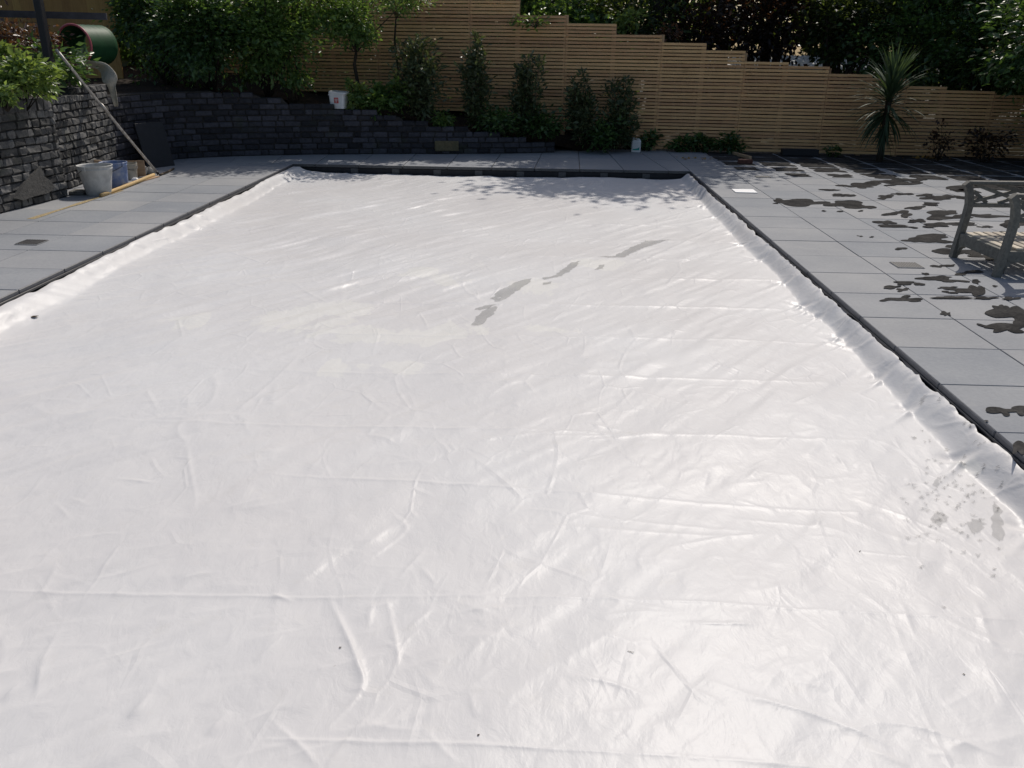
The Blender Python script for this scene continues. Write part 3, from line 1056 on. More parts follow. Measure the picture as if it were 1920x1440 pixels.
def wall_core(path, top_fn, back=.30, inset=.022, drop=.03, lean=0.0):
    s = arc_of(path)
    vs, fs = [], []
    n = max(8, int(s[-1] / .1))
    for k in range(n + 1):
        d = s[-1] * k / n
        p, t = at_arc(path, s, d)
        nrm = Vector((t.y, -t.x, 0))
        z = max(.02, top_fn(p, d) - drop)
        f_, b_ = p - nrm * inset, p - nrm * back
        vs += [(f_.x, f_.y, -.05), (f_.x - nrm.x * lean * z, f_.y - nrm.y * lean * z, z), (b_.x, b_.y, z), (b_.x, b_.y, -.05)]
    for k in range(n):
        for j in range(3):
            fs.append((k * 4 + j, (k + 1) * 4 + j, (k + 1) * 4 + j + 1, k * 4 + j + 1))
    fs.append((0, 1, 2, 3)); m = n * 4
    fs.append((m + 3, m + 2, m + 1, m))
    return vs, fs


COURSE = .087
# left wall: near block, then set back and running on to the corner.  visible face looks to +X, so the path runs +Y -> right side is +X
near_path = [Vector((-5.62, 6.2, 0)), Vector((-5.60, 7.6, 0)), Vector((-5.52, 8.7, 0)), Vector((-5.42, 9.42, 0))]
far_path = smooth_path([(-5.66, 9.42), (-5.72, 10.2), (-5.78, 10.9), (-5.86, 11.55)])
lw = thing('sett_wall', 'low wall of rough grey setts left of the pool, with buckets at its foot', 'wall', (-5.6, 8.5, 0))
lw.location = (0, 0, 0)


def top_near(p, d): return .93


def top_far(p, d): return 1.06 if p.y < 10.6 else 1.15


brick_wall(lw, near_path, top_near, COURSE, (.11, .235), M['sett'], .12, 3, jitter=.011, keep=lambda p: p.y > 7.3)
brick_wall(lw, far_path, top_far, COURSE, (.11, .235), M['sett'], .12, 4, jitter=.011)
obj('core', join(wall_core(near_path, top_near), wall_core(far_path, top_far)), M['mortar'], lw)
s_arc = arc_of(near_path)
d_ = 0.9
kk = 0
while d_ < s_arc[-1] - .04:
    p, t = at_arc(near_path, s_arc, d_)
    kk += 1
    b = link('brick', mesh('brick', *rough_brick(.092, .20, .125, 300 + kk, .008), M['brick_top']), lw)
    b.location = (p.x - .085 + random.uniform(-.01, .01), p.y, .988 + random.uniform(-.006, .006) + (.03 if p.y > 8.6 else 0))
    b.rotation_euler.z = math.atan2(t.y, t.x) + random.uniform(-.04, .04)
    d_ += .102
# end face of the near block (faces the buckets)
for c in range(12):
    b = link('brick', mesh('brick', *rough_brick(.12, .16, COURSE - .012, 40 + c), M['sett']), lw)
    b.location = (-5.50, 9.42 - .06, .004 + (c + .5) * COURSE)
# mortar smear patched over the setts
pp = [(36, 372), (50, 345), (66, 323), (74, 312), (80, 330), (92, 340), (98, 352), (88, 362), (66, 368), (48, 376)]
vs = []
for x, y in pp:
    d = ray(x, y); t = (-5.462 + (-.0)) / d.x
    vs.append(Vector((-5.462, d.y * t, CAM_H + d.z * t)))
vs = [Vector((-5.60 + (min(max(v.y, 7.6), 9.42) - 7.6) * .099 + .012, v.y, max(v.z, .03))) for v in vs]
m_ = len(vs)
obj('mortar_patch', (vs + [v - Vector((.06, 0, 0)) for v in vs], [tuple(range(m_))] + [(k, (k + 1) % m_, (k + 1) % m_ + m_, k + m_) for k in range(m_)]), M['mortar_patch'], lw)

# curved back wall stepping down to the right: path runs right->left?  visible face looks to -Y, right-hand side of a +X path is -Y
BW = [(-5.86, 11.5), (-5.80, 12.2), (-5.55, 12.85), (-4.94, 13.28), (-4.3, 13.52), (-3.62, 13.74), (-2.6, 13.97), (-1.49, 14.16), (-.6, 14.36), (.2, 14.62)]
back_path = smooth_path(BW)
STEPS = [(-5.0, 1.00), (-4.5, .95), (-4.08, .90), (-3.44, .79), (-2.66, .70), (-2.34, .61), (-1.95, .525), (-1.2, .44), (-.7, .35), (-.3, .26), (.25, .175)]


def top_back(p, d):
    for x, z in STEPS:
        if p.x < x: return z
    return .1


bw = thing('brick_retaining_wall', 'dark curved brick retaining wall stepping down behind the far end of the pool', 'wall')
brick_wall(bw, back_path, top_back, COURSE, (.19, .27), M['brick'], .11, 8, splitp=.2)
obj('core', wall_core(back_path, top_back), M['mortar'], bw)
# yellowish bare stone near the foot of the wall
st = link('brick', mesh('brick', *rough_brick(.40, .11, .16, 77), m_stone('bare_stone', (.10, .085, .045), (.17, .14, .08))), bw)
p = V(838, 276, 14.2)
st.location = (p.x, 14.165, .13)
st.rotation_euler.z = .19

# ------------------------------------------------------------------ timber slat fence
FX0, FX1 = -6.2, 9.2


def fence_y(x): return 15.38 - .075 * x


def fence_pt(px, py):
    d = ray(px, py)
    t = 15.38 / (d.y + .075 * d.x)
    return Vector((d.x * t, d.y * t, CAM_H + d.z * t))


step_px = [970, 1060, 1150, 1240, 1320, 1398, 1478, 1560, 1640, 1712, 1785]
top_px = [-14, 24, 43, 61, 79, 95, 113, 124, 135, 147, 160, 170]
edges = [fence_pt(x, 100).x for x in step_px]
tops = [fence_pt(x - 40, y).z for x, y in zip(step_px + [1850], top_px)]
w_left = .82
while edges[0] > FX0:
    edges.insert(0, edges[0] - w_left); tops.insert(0, tops[0] + .145)
tops.insert(0, tops[0] + .145)
edges = edges[1:] if edges[0] < FX0 - .5 else edges
E_ = edges + [edges[-1] + .8, edges[-1] + 1.6]
tops = tops[-len(edges) - 1:] + [tops[-1] - .04]
# E_[k]..E_[k+1] has height tops[k+1]
base_ctrl = [(fence_pt(300, 150).x, fence_pt(300, 150).z), (fence_pt(480, 160).x, fence_pt(480, 160).z), (fence_pt(600, 172).x, fence_pt(600, 172).z), (fence_pt(800, 205).x, fence_pt(800, 205).z),
             (fence_pt(1000, 226).x, fence_pt(1000, 226).z), (fence_pt(1120, 250).x, fence_pt(1120, 250).z), (fence_pt(1230, 278).x, .03), (20, .03)]


def fence_base(x): return float(np.interp(x, [c[0] for c in base_ctrl], [c[1] for c in base_ctrl]))


fence = thing('slatted_fence', 'tall timber fence of narrow horizontal slats stepping down to the right', 'fence')
PITCH_S, SLAT_H = .0565, .0418
levels = np.arange(.05, 4.2, PITCH_S)
slat_jobs = []
for k in range(0, len(E_) - 1, 2):
    xa, xb = E_[k], E_[k + 1]
    xc = E_[k + 2] if k + 2 < len(E_) else None
    ta = tops[k + 1]; tb = tops[k + 2] if xc is not None else -9
    for z in levels:
        ba = fence_base((xa + xb) / 2); bb = fence_base((xb + xc) / 2) if xc is not None else 9
        ina, inb = ba <= z <= ta - .02, bb <= z <= tb - .02
        if ina and inb: slat_jobs.append((xa, xc, z))
        elif ina: slat_jobs.append((xa, xb + (.03 if xc else 0), z))
        elif inb: slat_jobs.append((xb - .03, xc, z))
# the slats that show largest become parts of their own; the darkest far right-hand ones are joined
slat_jobs.sort(key=lambda j: (j[1] - j[0] < .5, j[0] > 5.9, j[2] > 2.75, abs(j[0] - 1.0)))
_sl = {}
rest = []
for n_, (xa, xb, z) in enumerate(slat_jobs):
    L = round(math.hypot(xb - xa, .075 * (xb - xa)), 2) - .004
    cx = (xa + xb) / 2
    yy = fence_y(cx)
    if n_ < 300:
        key = round(L, 2)
        if key not in _sl: _sl[key] = mesh('slat', *cbox(L, .020, SLAT_H, .0025), M['slat'])
        o = link('slat', _sl[key], fence)
        o.location = (cx, yy + random.uniform(-.0015, .0015), z + random.uniform(-.002, .002))
        o.rotation_euler = (random.uniform(-.03, .03), random.uniform(-.0022, .0022), -math.atan(.075) + random.uniform(-.002, .002))
    else:
        Mx = Matrix.Translation((cx, yy, z)) @ Matrix.Rotation(-math.atan(.075), 4, 'Z')
        rest.append(xf(cbox(L, .020, SLAT_H, .0025), Mx))
if rest:
    tag(obj('slats', join(*rest), M['slat'], fence), kind='stuff')
for k, x in enumerate(E_):
    t = max(tops[min(k, len(tops) - 1)], tops[min(k + 1, len(tops) - 1)]) - .03
    b = fence_base(x) - .15
    obj('post', cbox(.075, .075, t - b, .004, (x, fence_y(x) + .051, (t + b) / 2)), M['post'], fence)

# ------------------------------------------------------------------ planting beds and the ground beyond the fence
bed_in, bed_out = [], []
for p in [Vector((-5.75, 5.5, 0)), Vector((-5.75, 7.0, 0)), Vector((-5.72, 8.5, 0)), Vector((-5.80, 9.6, 0)), Vector((-5.9, 10.8, 0)), Vector((-6.0, 11.4, 0))]:
    bed_in.append((p.x, p.y, 1.0)); bed_out.append((-16, p.y * 1.35 - 1.5, 1.25))
for p in back_path[3:]:
    d = top_back(p, 0)
    q = Vector((p.x - .02, p.y + .24, d - .07))
    xo = -12 + (p.x + 5.8) * (12 + .9) / 6.0 if p.x < 0 else .9 + p.x
    xo = max(-12, min(1.2, p.x * 1.9 + .3))
    bed_in.append(tuple(q))
    bed_out.append((xo, fence_y(xo) + .35, fence_base(xo) - .02 if xo > -5.5 else 1.25))
bed_in.append((.75, 14.95, -.03)); bed_out.append((1.9, fence_y(1.9) + .3, -.02))
vs, fs = [], []
NB = 14
for a, b in zip(bed_in, bed_out):
    for k in range(NB + 1):
        t = k / NB
        x, y, z = [a[i] + (b[i] - a[i]) * t for i in range(3)]
        z += .035 * float(vnoise(x * 3, y * 3)) * (0 if k == 0 else 1)
        vs.append((x, y, z))
for i in range(len(bed_in) - 1):
    for k in range(NB):
        fs.append((i * (NB + 1) + k, i * (NB + 1) + k + 1, (i + 1) * (NB + 1) + k + 1, (i + 1) * (NB + 1) + k))
tag(obj('garden_bed', (vs, fs), M['soil'], None, True), kind='structure')
# rising bank behind the fence on the left, falling to level ground on the right
vs, fs = [], []
gx, gy = np.linspace(-24, 24, 49), np.linspace(0, 26, 27)
for x in gx:
    for y in gy:
        yy = fence_y(min(max(x, -8), 9)) + .12 + y
        zb = fence_base(max(x, -6)) - .03
        vs.append((x, yy, zb + (.10 * float(vnoise(x * .6, y * .6)) if 0 < y < 26 else 0) - (.5 if y == 26 else 0) - .03))
for i in range(len(gx) - 1):
    for k in range(len(gy) - 1):
        fs.append((i * 27 + k, (i + 1) * 27 + k, (i + 1) * 27 + k + 1, i * 27 + k + 1))
tag(obj('terrain', (vs, fs), M['ground'], None, True), kind='structure')


# ------------------------------------------------------------------ foliage
def leaf_mesh(name, C, size, m, seed, flat=.35, aspect=.5, droop=0.0, out_dir=None, sz_var=.5):
    """C: (n,3) leaf positions -> one mesh of folded leaf blades"""
    r_ = np.random.default_rng(seed)
    n = len(C)
    d = r_.normal(size=(n, 3)); d[:, 2] *= flat
    if out_dir is not None: d = d * .8 + out_dir * 1.0
    d[:, 2] -= droop
    d /= np.linalg.norm(d, axis=1)[:, None] + 1e-9
    up = r_.normal(size=(n, 3)) * .75 + np.array([0, 0, 1.0])
    s = np.cross(d, up); s /= np.linalg.norm(s, axis=1)[:, None] + 1e-9
    nn = np.cross(s, d)
    L = size * (1 + sz_var * (r_.random(n) - .5) * 2)[:, None]
    W = L * aspect * .5
    base = C
    tip = C + d * L - nn * L * .12
    mid = C + d * L * .45
    lft = mid + s * W + nn * L * .07
    rgt = mid - s * W + nn * L * .07
    P = np.stack([base, lft, tip, rgt], 1).reshape(-1, 3)
    k = np.arange(n) * 4
    tri = np.stack([np.stack([k, k + 2, k + 1], 1), np.stack([k, k + 3, k + 2], 1)], 1).reshape(-1, 3).astype(np.int32)
    me_ = bpy.data.meshes.new(name)
    me_.vertices.add(len(P)); me_.vertices.foreach_set('co', P.astype(np.float32).ravel())
    me_.loops.add(tri.size); me_.loops.foreach_set('vertex_index', tri.ravel())
    me_.polygons.add(len(tri))
    me_.polygons.foreach_set('loop_start', np.arange(0, tri.size, 3, dtype=np.int32))
    me_.polygons.foreach_set('loop_total', np.full(len(tri), 3, dtype=np.int32))
    at = me_.attributes.new('tint', 'FLOAT', 'POINT')
    tint = np.clip(r_.random(n) ** 1.4, 0, 1)
    at.data.foreach_set('value', np.repeat(tint, 4).astype(np.float32))
    me_.materials.append(m)
    me_.update(calc_edges=True)
    return me_


def clumps(center, radii, n_clump, n_leaf, seed, clump_r=.22, shell=.5, lower=1.0):
    """leaf positions in uneven clumps through an ellipsoid"""
    r_ = np.random.default_rng(seed)
    d = r_.normal(size=(n_clump, 3)); d /= np.linalg.norm(d, axis=1)[:, None]
    d[:, 2] = np.where(d[:, 2] < 0, d[:, 2] * lower, d[:, 2])
    rr = (shell + (1 - shell) * r_.random(n_clump))[:, None] * (1 + .18 * r_.normal(size=(n_clump, 1)))
    cc = np.array(center) + d * rr * np.array(radii)
    w = r_.random(n_clump) ** 1.2 + .25
    idx = r_.choice(n_clump, n_leaf, p=w / w.sum())
    off = r_.normal(size=(n_leaf, 3)) * (clump_r * (.6 + .8 * r_.random(n_clump))[idx])[:, None]
    off[:, 2] *= .7
    P = cc[idx] + off
    dirs = P - np.array(center); dirs /= np.linalg.norm(dirs, axis=1)[:, None] + 1e-9
    return P, cc, dirs


def twigs(base, cc, seed, r0=.03, n=14, nseg=5, m=None):
    r_ = random.Random(seed)
    parts = []
    b = Vector(base)
    for c in cc[:n]:
        c = Vector(c)
        mid = b.lerp(c, .5) + Vector((r_.uniform(-.08, .08), r_.uniform(-.08, .08), r_.uniform(0, .12)))
        path = []
        for k in range(nseg + 1):
            t = k / nseg
            path.append(b * (1 - t) ** 2 + mid * 2 * t * (1 - t) + c * t * t)
        parts.append(tube(path, [r0 * (1 - .8 * k / nseg) for k in range(nseg + 1)], 5))
    return join(*parts)


def bush(name, label, cat, center, radii, n_leaf, size, m, seed, base=None, group=None, n_clump=40, clump_r=.16, shell=.45, aspect=.5, stem=.022, bark='bark_dark', flat=.5, lower=1.0, trunk_h=None, droop=.1):
    base = base if base is not None else (center[0], center[1], center[2] - radii[2])
    root = thing(name, label, cat, base, 0, group)
    P, cc, dirs = clumps(center, radii, n_clump, n_leaf, seed, clump_r, shell, lower)
    B = np.array(base)
    lm = leaf_mesh('crown', P - B, size, M[m], seed + 1, flat, aspect, droop, dirs)
    link('crown', lm, root)
    nb = 12
    if trunk_h:
        tr = tube([(0, 0, -.08), (.02, .01, trunk_h * .4), (-.02, .0, trunk_h * .75), (.02, .02, trunk_h)], [stem * 1.3, stem * 1.1, stem, stem * .8], 8)
        br = twigs((.02, .02, trunk_h * .97), cc - B, seed, stem * .55, 14)
        obj('trunk', tr, M[bark], root, True)
        obj('limbs', br, M[bark], root, True)
    else:
        obj('trunk', twigs((0, 0, -.06), cc - B, seed, stem, nb), M[bark], root, True)
    return root


# --- shrubs and trees on the bank to the left
bush('evergreen_shrub', 'big dense dark green shrub above the left corner of the dark wall', 'shrub', (-5.35, 13.7, 1.85), (.72, .55, .95), 11000, .075, 'leaf_dark', 201, (-5.3, 13.8, .85), n_clump=70, clump_r=.14, shell=.35)
bush('evergreen_shrub', 'bushy green shrub spilling over the dark wall, right of the denser one', 'shrub', (-4.45, 14.0, 1.75), (.62, .50, .92), 9500, .075, 'leaf_mid', 202, (-4.5, 14.1, .85), n_clump=60, clump_r=.14, shell=.35)
bush('evergreen_shrub', 'tall dark shrub at the top left behind the green tunnel', 'shrub', (-6.3, 14.5, 2.2), (.8, .6, 1.2), 8000, .08, 'leaf_dark', 203, (-6.3, 14.5, 1.0), n_clump=60, clump_r=.16, shell=.35)
t_ = bush('small_tree', 'small slender tree with twin pale stems in front of the slatted fence', 'tree', (-3.75, 14.25, 2.35), (.75, .5, .62), 3600, .07, 'leaf_mid', 210, (-4.15, 14.3, .80), n_clump=34, clump_r=.13, shell=.3, stem=.026, bark='bark', trunk_h=.95)
obj('stem', tube([(.09, .02, -.08), (.12, 0, .4), (.06, .02, .8), (.2, .05, 1.2)], [.022, .02, .018, .012], 7), M['bark'], t_, True)
t_ = bush('small_tree', 'leafy small tree with crooked stem leaning right beside the white tub', 'tree', (-3.05, 14.35, 2.10), (.58, .45, .50), 3400, .07, 'leaf_mid', 211, (-3.12, 14.5, .72), n_clump=26, clump_r=.13, shell=.3, stem=.028, bark='bark_dark', trunk_h=.85)
bush('variegated_tree', 'pale leaved thin tree overhanging the fence at the top', 'tree', (-2.35, 14.6, 2.45), (.62, .35, .34), 1500, .06, 'leaf_light', 212, (-2.5, 14.85, .62), n_clump=22, clump_r=.10, shell=.3, stem=.018, bark='bark', trunk_h=1.5)


def column_shrub(label, px_c, px_top, px_bot, w, Y, seed, n=2600, m='leaf_col'):
    pt, pb = V(px_c, px_top, Y), V(px_c, px_bot, Y)
    h = pt.z - pb.z
    base = (pb.x, Y, pb.z)
    root = thing('columnar_shrub', label, 'shrub', base, 0, 'upright young shrubs along the slatted fence')
    r_ = np.random.default_rng(seed)
    ns = 9
    stems, P, Dv = [], [], []
    w *= 1.22
    for k in range(ns):
        a = 2 * PI * k / ns + r_.random()
        hh = h * (.38 + .60 * r_.random()) if k else h
        lean = w * (.2 + .95 * r_.random())
        if k == 0: lean = .03
        path = []
        for j in range(7):
            t = j / 6
            path.append((math.cos(a) * lean * (t ** .8) + .012 * r_.normal(), math.sin(a) * lean * .8 * (t ** .8) + .012 * r_.normal(), hh * t - .05))
        stems.append(tube(path, [.012 * (1 - .75 * j / 6) for j in range(7)], 5))
        nl = int(n * .85 / ns * (hh / h)); spk = .55 + .95 * r_.random()
        tt = .10 + .9 * r_.random(nl) ** .85
        pp_ = np.array(path)
        xi = tt * 6; i0 = np.minimum(xi.astype(int), 5); fr = (xi - i0)[:, None]
        c = pp_[i0] * (1 - fr) + pp_[i0 + 1] * fr
        sp = w * spk * (.26 + .30 * np.sin(np.clip(tt, 0, 1) * PI) * (.6 + .8 * np.abs(vnoise(tt * 5 + k * 3.7, tt * 0 + seed))))
        off = r_.normal(size=(nl, 3)) * sp[:, None] * np.array([.55, .55, .35])
        P.append(c + off); Dv.append(off / (np.linalg.norm(off, axis=1)[:, None] + 1e-6) + np.array([0, 0, .5]))
    link('crown', leaf_mesh('crown', np.concatenate(P), .088, M[m], seed, .8, .42, -.1, np.concatenate(Dv)), root)
    obj('stems', join(*stems), M['bark'], root, True)
    return root


column_shrub('widest upright shrub, leftmost of the five in front of the fence', 790, 66, 222, .30, 14.45, 301, 3800, 'leaf_col')
column_shrub('tallest narrow upright shrub, second from left in front of the fence', 893, 58, 236, .19, 14.60, 302, 3200)
column_shrub('pointed upright shrub with wide base, middle of the five by the fence', 985, 98, 252, .22, 14.70, 303, 3300)
column_shrub('bronze tipped upright shrub, fourth from left in front of the fence', 1088, 130, 262, .19, 14.80, 304, 2700)
column_shrub('rounded upright shrub just left of the white canister', 1165, 142, 272, .20, 14.90, 305, 2900)


def low_plant(label, px, py, Y, rx, rz, n, size, m, seed, name='low_plant', cat='plant', ry=None, group=None):
    c = V(px, py, Y)
    return bush(name, label, cat, (c.x, c.y, c.z), (rx, ry or rx * .7, rz), n, size, m, seed, (c.x, c.y, c.z - rz), n_clump=16, clump_r=rx * .22, shell=.2, stem=.008, lower=1.0, group=group)


low_plant('bright leafy plant climbing just right of the white tub', 668, 178, 14.05, .16, .26, 420, .085, 'leaf_light', 401)
low_plant('broad leaved green plant sprawling over the wall right of the tub', 700, 190, 14.15, .34, .20, 900, .09, 'leaf_mid', 402)
low_plant('green leafy plant at the foot of the widest upright shrub', 740, 175, 14.3, .25, .25, 700, .085, 'leaf_mid', 403)
low_plant('low green plant at the wall edge between two upright shrubs', 825, 226, 14.35, .22, .10, 420, .07, 'leaf_mid', 404)
low_plant('dark spreading plant under the tallest narrow shrub', 930, 225, 14.55, .42, .16, 900, .08, 'leaf_dark', 405)
low_plant('dark ground plant under the pointed upright shrub', 1010, 236, 14.65, .45, .17, 950, .08, 'leaf_dark', 406)
low_plant('dark leafy plant between the bronze tipped and the rounded shrub', 1122, 256, 14.75, .42, .16, 950, .08, 'leaf_dark', 407)
low_plant('ivy shoot climbing the fence right of the white canister', 1218, 262, 15.1, .14, .14, 200, .08, 'leaf_dark', 408, 'ivy')
low_plant('ivy tuft at the fence foot, left of the three on the deck edge', 1275, 270, 15.1, .20, .11, 300, .085, 'leaf_dark', 409, 'ivy')
low_plant('ivy tuft with a taller shoot, middle of the three on the deck edge', 1315, 269, 15.1, .22, .12, 300, .085, 'leaf_dark', 410, 'ivy')
low_plant('ivy tuft nearest the brick and plank, right of the three', 1370, 270, 15.05, .24, .16, 420, .085, 'leaf_dark', 411, 'ivy')
low_plant('trailing creeper hanging over the fence top', 1005, 40, 15.22, .36, .035, 150, .07, 'leaf_mid', 412, 'creeper', ry=.05)
low_plant('spray of bright leaves poking over the fence beside the dark bush', 1178, 36, 15.75, .30, .16, 420, .08, 'leaf_light', 421, 'overhanging_spray')  # paler leaf colour paints the sun on these leaves
low_plant('small tuft of russet leaves on the fence top', 1255, 64, 15.6, .22, .07, 160, .07, 'leaf_rust', 422, 'overhanging_spray')
low_plant('small green weed at the fence foot beside the black trough', 1562, 284, 14.7, .13, .10, 110, .07, 'leaf_dark', 413, 'weed')
low_plant('low red leaved plant by the fence right of the spiky palm', 1765, 268, 14.4, .26, .22, 260, .06, 'leaf_purple', 414)
low_plant('dark red leaved bush at the foot of the far right fence', 1850, 268, 14.3, .36, .28, 420, .07, 'leaf_purple', 415)
low_plant('bright pale green shrub on the near end of the sett wall', 38, 148, 9.0, .30, .26, 1500, .075, 'leaf_light', 416, 'pale_shrub', 'shrub')
low_plant('tall pale green shoot at the left edge behind the pale shrub', 8, 105, 9.4, .16, .18, 320, .07, 'leaf_light', 417, 'pale_shrub', 'shrub')
low_plant('low yellow green plant on the wall top at the left edge', 8, 178, 8.6, .14, .10, 260, .06, 'leaf_light', 418)
low_plant('rust brown dried plants behind the wire mesh', 35, 72, 11.5, .55, .14, 900, .075, 'leaf_rust', 419, 'dried_plant', ry=.4)
low_plant('dark green plant at the foot of the black post', 100, 128, 10.6, .45, .22, 700, .08, 'leaf_dark', 420)


def strap_plant(name, label, base, n, L, m, seed, spread=1.0, width=.02, up=1.0, cat='plant'):
    root = thing(name, label, cat, base)
    r_ = random.Random(seed)
    vs, fs, tint = [], [], []
    for k in range(n):
        a = r_.uniform(0, 2 * PI)
        el = r_.uniform(.35, 1.3) * up
        l = L * r_.uniform(.6, 1.1)
        w = width * r_.uniform(.7, 1.2)
        tn = r_.random()
        p = Vector((0, 0, 0)); th = min(el, 1.45)
        side = Vector((-math.sin(a), math.cos(a), 0))
        i0 = len(vs)
        S = 7
        for j in range(S + 1):
            t = j / S
            ww = w * (1 - t ** 2.2) * (.6 + .4 * min(1, t * 5)) + .0008
            vs += [p + side * ww, p - side * ww]; tint += [tn, tn]
            p = p + Vector((math.cos(a) * math.cos(th), math.sin(a) * math.cos(th), math.sin(th))) * l / S
            th -= spread * .28 * (.5 + t)
        for j in range(S):
            b = i0 + j * 2
            fs.append((b, b + 1, b + 3, b + 2))
    o = obj('blades', (vs, fs), M[m], root)
    at = o.data.attributes.new('tint', 'FLOAT', 'POINT')
    at.data.foreach_set('value', tint)
    return root


strap_plant('strap_leaved_plant', 'arching strap leaved plant on top of the sett wall', (-5.85, 9.35, 1.02), 34, .5, 'grass', 5, 1.3, .013)

# --- cordyline palm by the fence
pb = V(1648, 300, 14.15)
palm = thing('cordyline_palm', 'spiky palm with drooping sword leaves in front of the right fence', 'palm', (pb.x, 14.15, 0))
ph = 1.08
obj('trunk', tube([(0, 0, -.05), (.01, 0, .3), (-.01, 0, .7), (0, 0, ph)], [.06, .045, .042, .05], 9), M['bark_dark'], palm, True)
vs, fs, tint = [], [], []
r_ = random.Random(8)
for k in range(210):
    a = r_.uniform(0, 2 * PI)
    tier = (k / 210) ** 1.15
    th = rad(85) - tier * rad(125) + r_.uniform(-.12, .12)
    l = r_.uniform(.55, .80)
    w = r_.uniform(.013, .021)
    z0 = ph + .05 - tier * .42
    p = Vector((0, 0, z0)); tn = r_.random() * (1 - .6 * tier)
    side = Vector((-math.sin(a), math.cos(a), 0))
    i0 = len(vs); S = 7
    for j in range(S + 1):
        t = j / S
        ww = w * (.55 + .8 * min(1, t * 3)) * (1 - t ** 2.5) + .0006
        vs += [p + side * ww, p - side * ww]; tint += [tn, tn]
        p = p + Vector((math.cos(a) * math.cos(th), math.sin(a) * math.cos(th), math.sin(th))) * l / S
        th -= .05 + .10 * t * (1.2 if th < 1.0 else .3)
        th = max(th, -1.5)
    for j in range(S):
        b = i0 + 2 * j
        fs.append((b, b + 1, b + 3, b + 2))
o = obj('fronds', (vs, fs), M['leaf_palm'], palm)
o.data.attributes.new('tint', 'FLOAT', 'POINT').data.foreach_set('value', tint)
vs, fs, tint = [], [], []
for k in range(70):                                            # dead skirt hanging lower on the trunk
    a = r_.uniform(0, 2 * PI); l = r_.uniform(.3, .5); th = rad(r_.uniform(-75, -25)); p = Vector((0, 0, r_.uniform(.42, .66))); tn = r_.random() * .25
    side = Vector((-math.sin(a), math.cos(a), 0)); i0 = len(vs)
    for j in range(6):
        t = j / 5
        ww = .011 * (1 - t ** 2) + .0006
        vs += [p + side * ww, p - side * ww]; tint += [tn, tn]
        p = p + Vector((math.cos(a) * math.cos(th), math.sin(a) * math.cos(th), math.sin(th))) * l / 5
        th = max(th - .12, -1.5)
        if p.z < .02: p.z = .02
    for j in range(5):
        b = i0 + 2 * j
        fs.append((b, b + 1, b + 3, b + 2))
o = obj('dead_fronds', (vs, fs), M['leaf_palm'], palm)
o.data.attributes.new('tint', 'FLOAT', 'POINT').data.foreach_set('value', tint)

# --- trees and bushes behind the fence (only their lower parts show; their crowns shade the far end)
def behind(name, label, x, Yoff, zc, rx, ry, rz, n, size, m, seed, trunk_h=None, stem=.06, nc=60, cat='bush', shell=.3, lower=1.0, cr_=None):
    y = fence_y(x) + Yoff
    b = (x, y, fence_base(x) - .1)
    return bush(name, label, cat, (x, y, zc), (rx, ry, rz), n, size, m, seed, b, 'trees and bushes beyond the slatted fence', nc, cr_ or rx * .20, shell, .6, stem, 'bark_dark', .6, lower, trunk_h)


behind('garden_bush', 'sunlit green bush just beyond the highest visible fence step', .25, 1.2, 2.15, .75, .6, .8, 3800, .085, 'leaf_mid', 501)  # lighter leaf colour puts the sun on this bush
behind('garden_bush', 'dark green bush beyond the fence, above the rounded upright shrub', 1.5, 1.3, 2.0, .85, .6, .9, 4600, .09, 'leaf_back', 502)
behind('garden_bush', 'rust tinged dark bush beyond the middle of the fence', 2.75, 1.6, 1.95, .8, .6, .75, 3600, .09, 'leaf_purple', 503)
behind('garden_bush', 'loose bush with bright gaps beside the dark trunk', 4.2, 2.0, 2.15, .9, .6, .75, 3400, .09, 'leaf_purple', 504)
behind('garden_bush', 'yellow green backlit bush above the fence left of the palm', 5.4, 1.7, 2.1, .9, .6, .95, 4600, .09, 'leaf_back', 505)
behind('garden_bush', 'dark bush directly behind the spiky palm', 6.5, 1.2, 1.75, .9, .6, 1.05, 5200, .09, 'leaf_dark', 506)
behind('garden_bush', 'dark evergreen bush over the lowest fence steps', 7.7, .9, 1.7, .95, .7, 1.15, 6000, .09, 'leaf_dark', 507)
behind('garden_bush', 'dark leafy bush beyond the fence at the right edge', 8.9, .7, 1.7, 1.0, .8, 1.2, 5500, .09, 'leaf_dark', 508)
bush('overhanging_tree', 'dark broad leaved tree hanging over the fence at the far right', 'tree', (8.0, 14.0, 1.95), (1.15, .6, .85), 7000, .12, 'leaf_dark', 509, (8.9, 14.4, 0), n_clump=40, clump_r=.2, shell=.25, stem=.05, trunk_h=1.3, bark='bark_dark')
bush('overhanging_tree', 'large unseen tree right of the deck, added to block sky light from the fence', 'tree', (10.3, 12.2, 3.3), (2.0, 2.6, 2.2), 13000, .17, 'leaf_dark', 511, (10.6, 12.6, 0), n_clump=70, clump_r=.3, shell=.3, stem=.12, trunk_h=1.6, bark='bark_dark')  # out-of-view tree added to keep sky light off the right fence
bush('evergreen_shrub', 'near black shrub closing the far right corner of the fence', 'shrub', (8.35, 14.0, .75), (.62, .45, .75), 4200, .09, 'leaf_dark', 512, (8.4, 14.05, 0), n_clump=40, clump_r=.15, shell=.3)
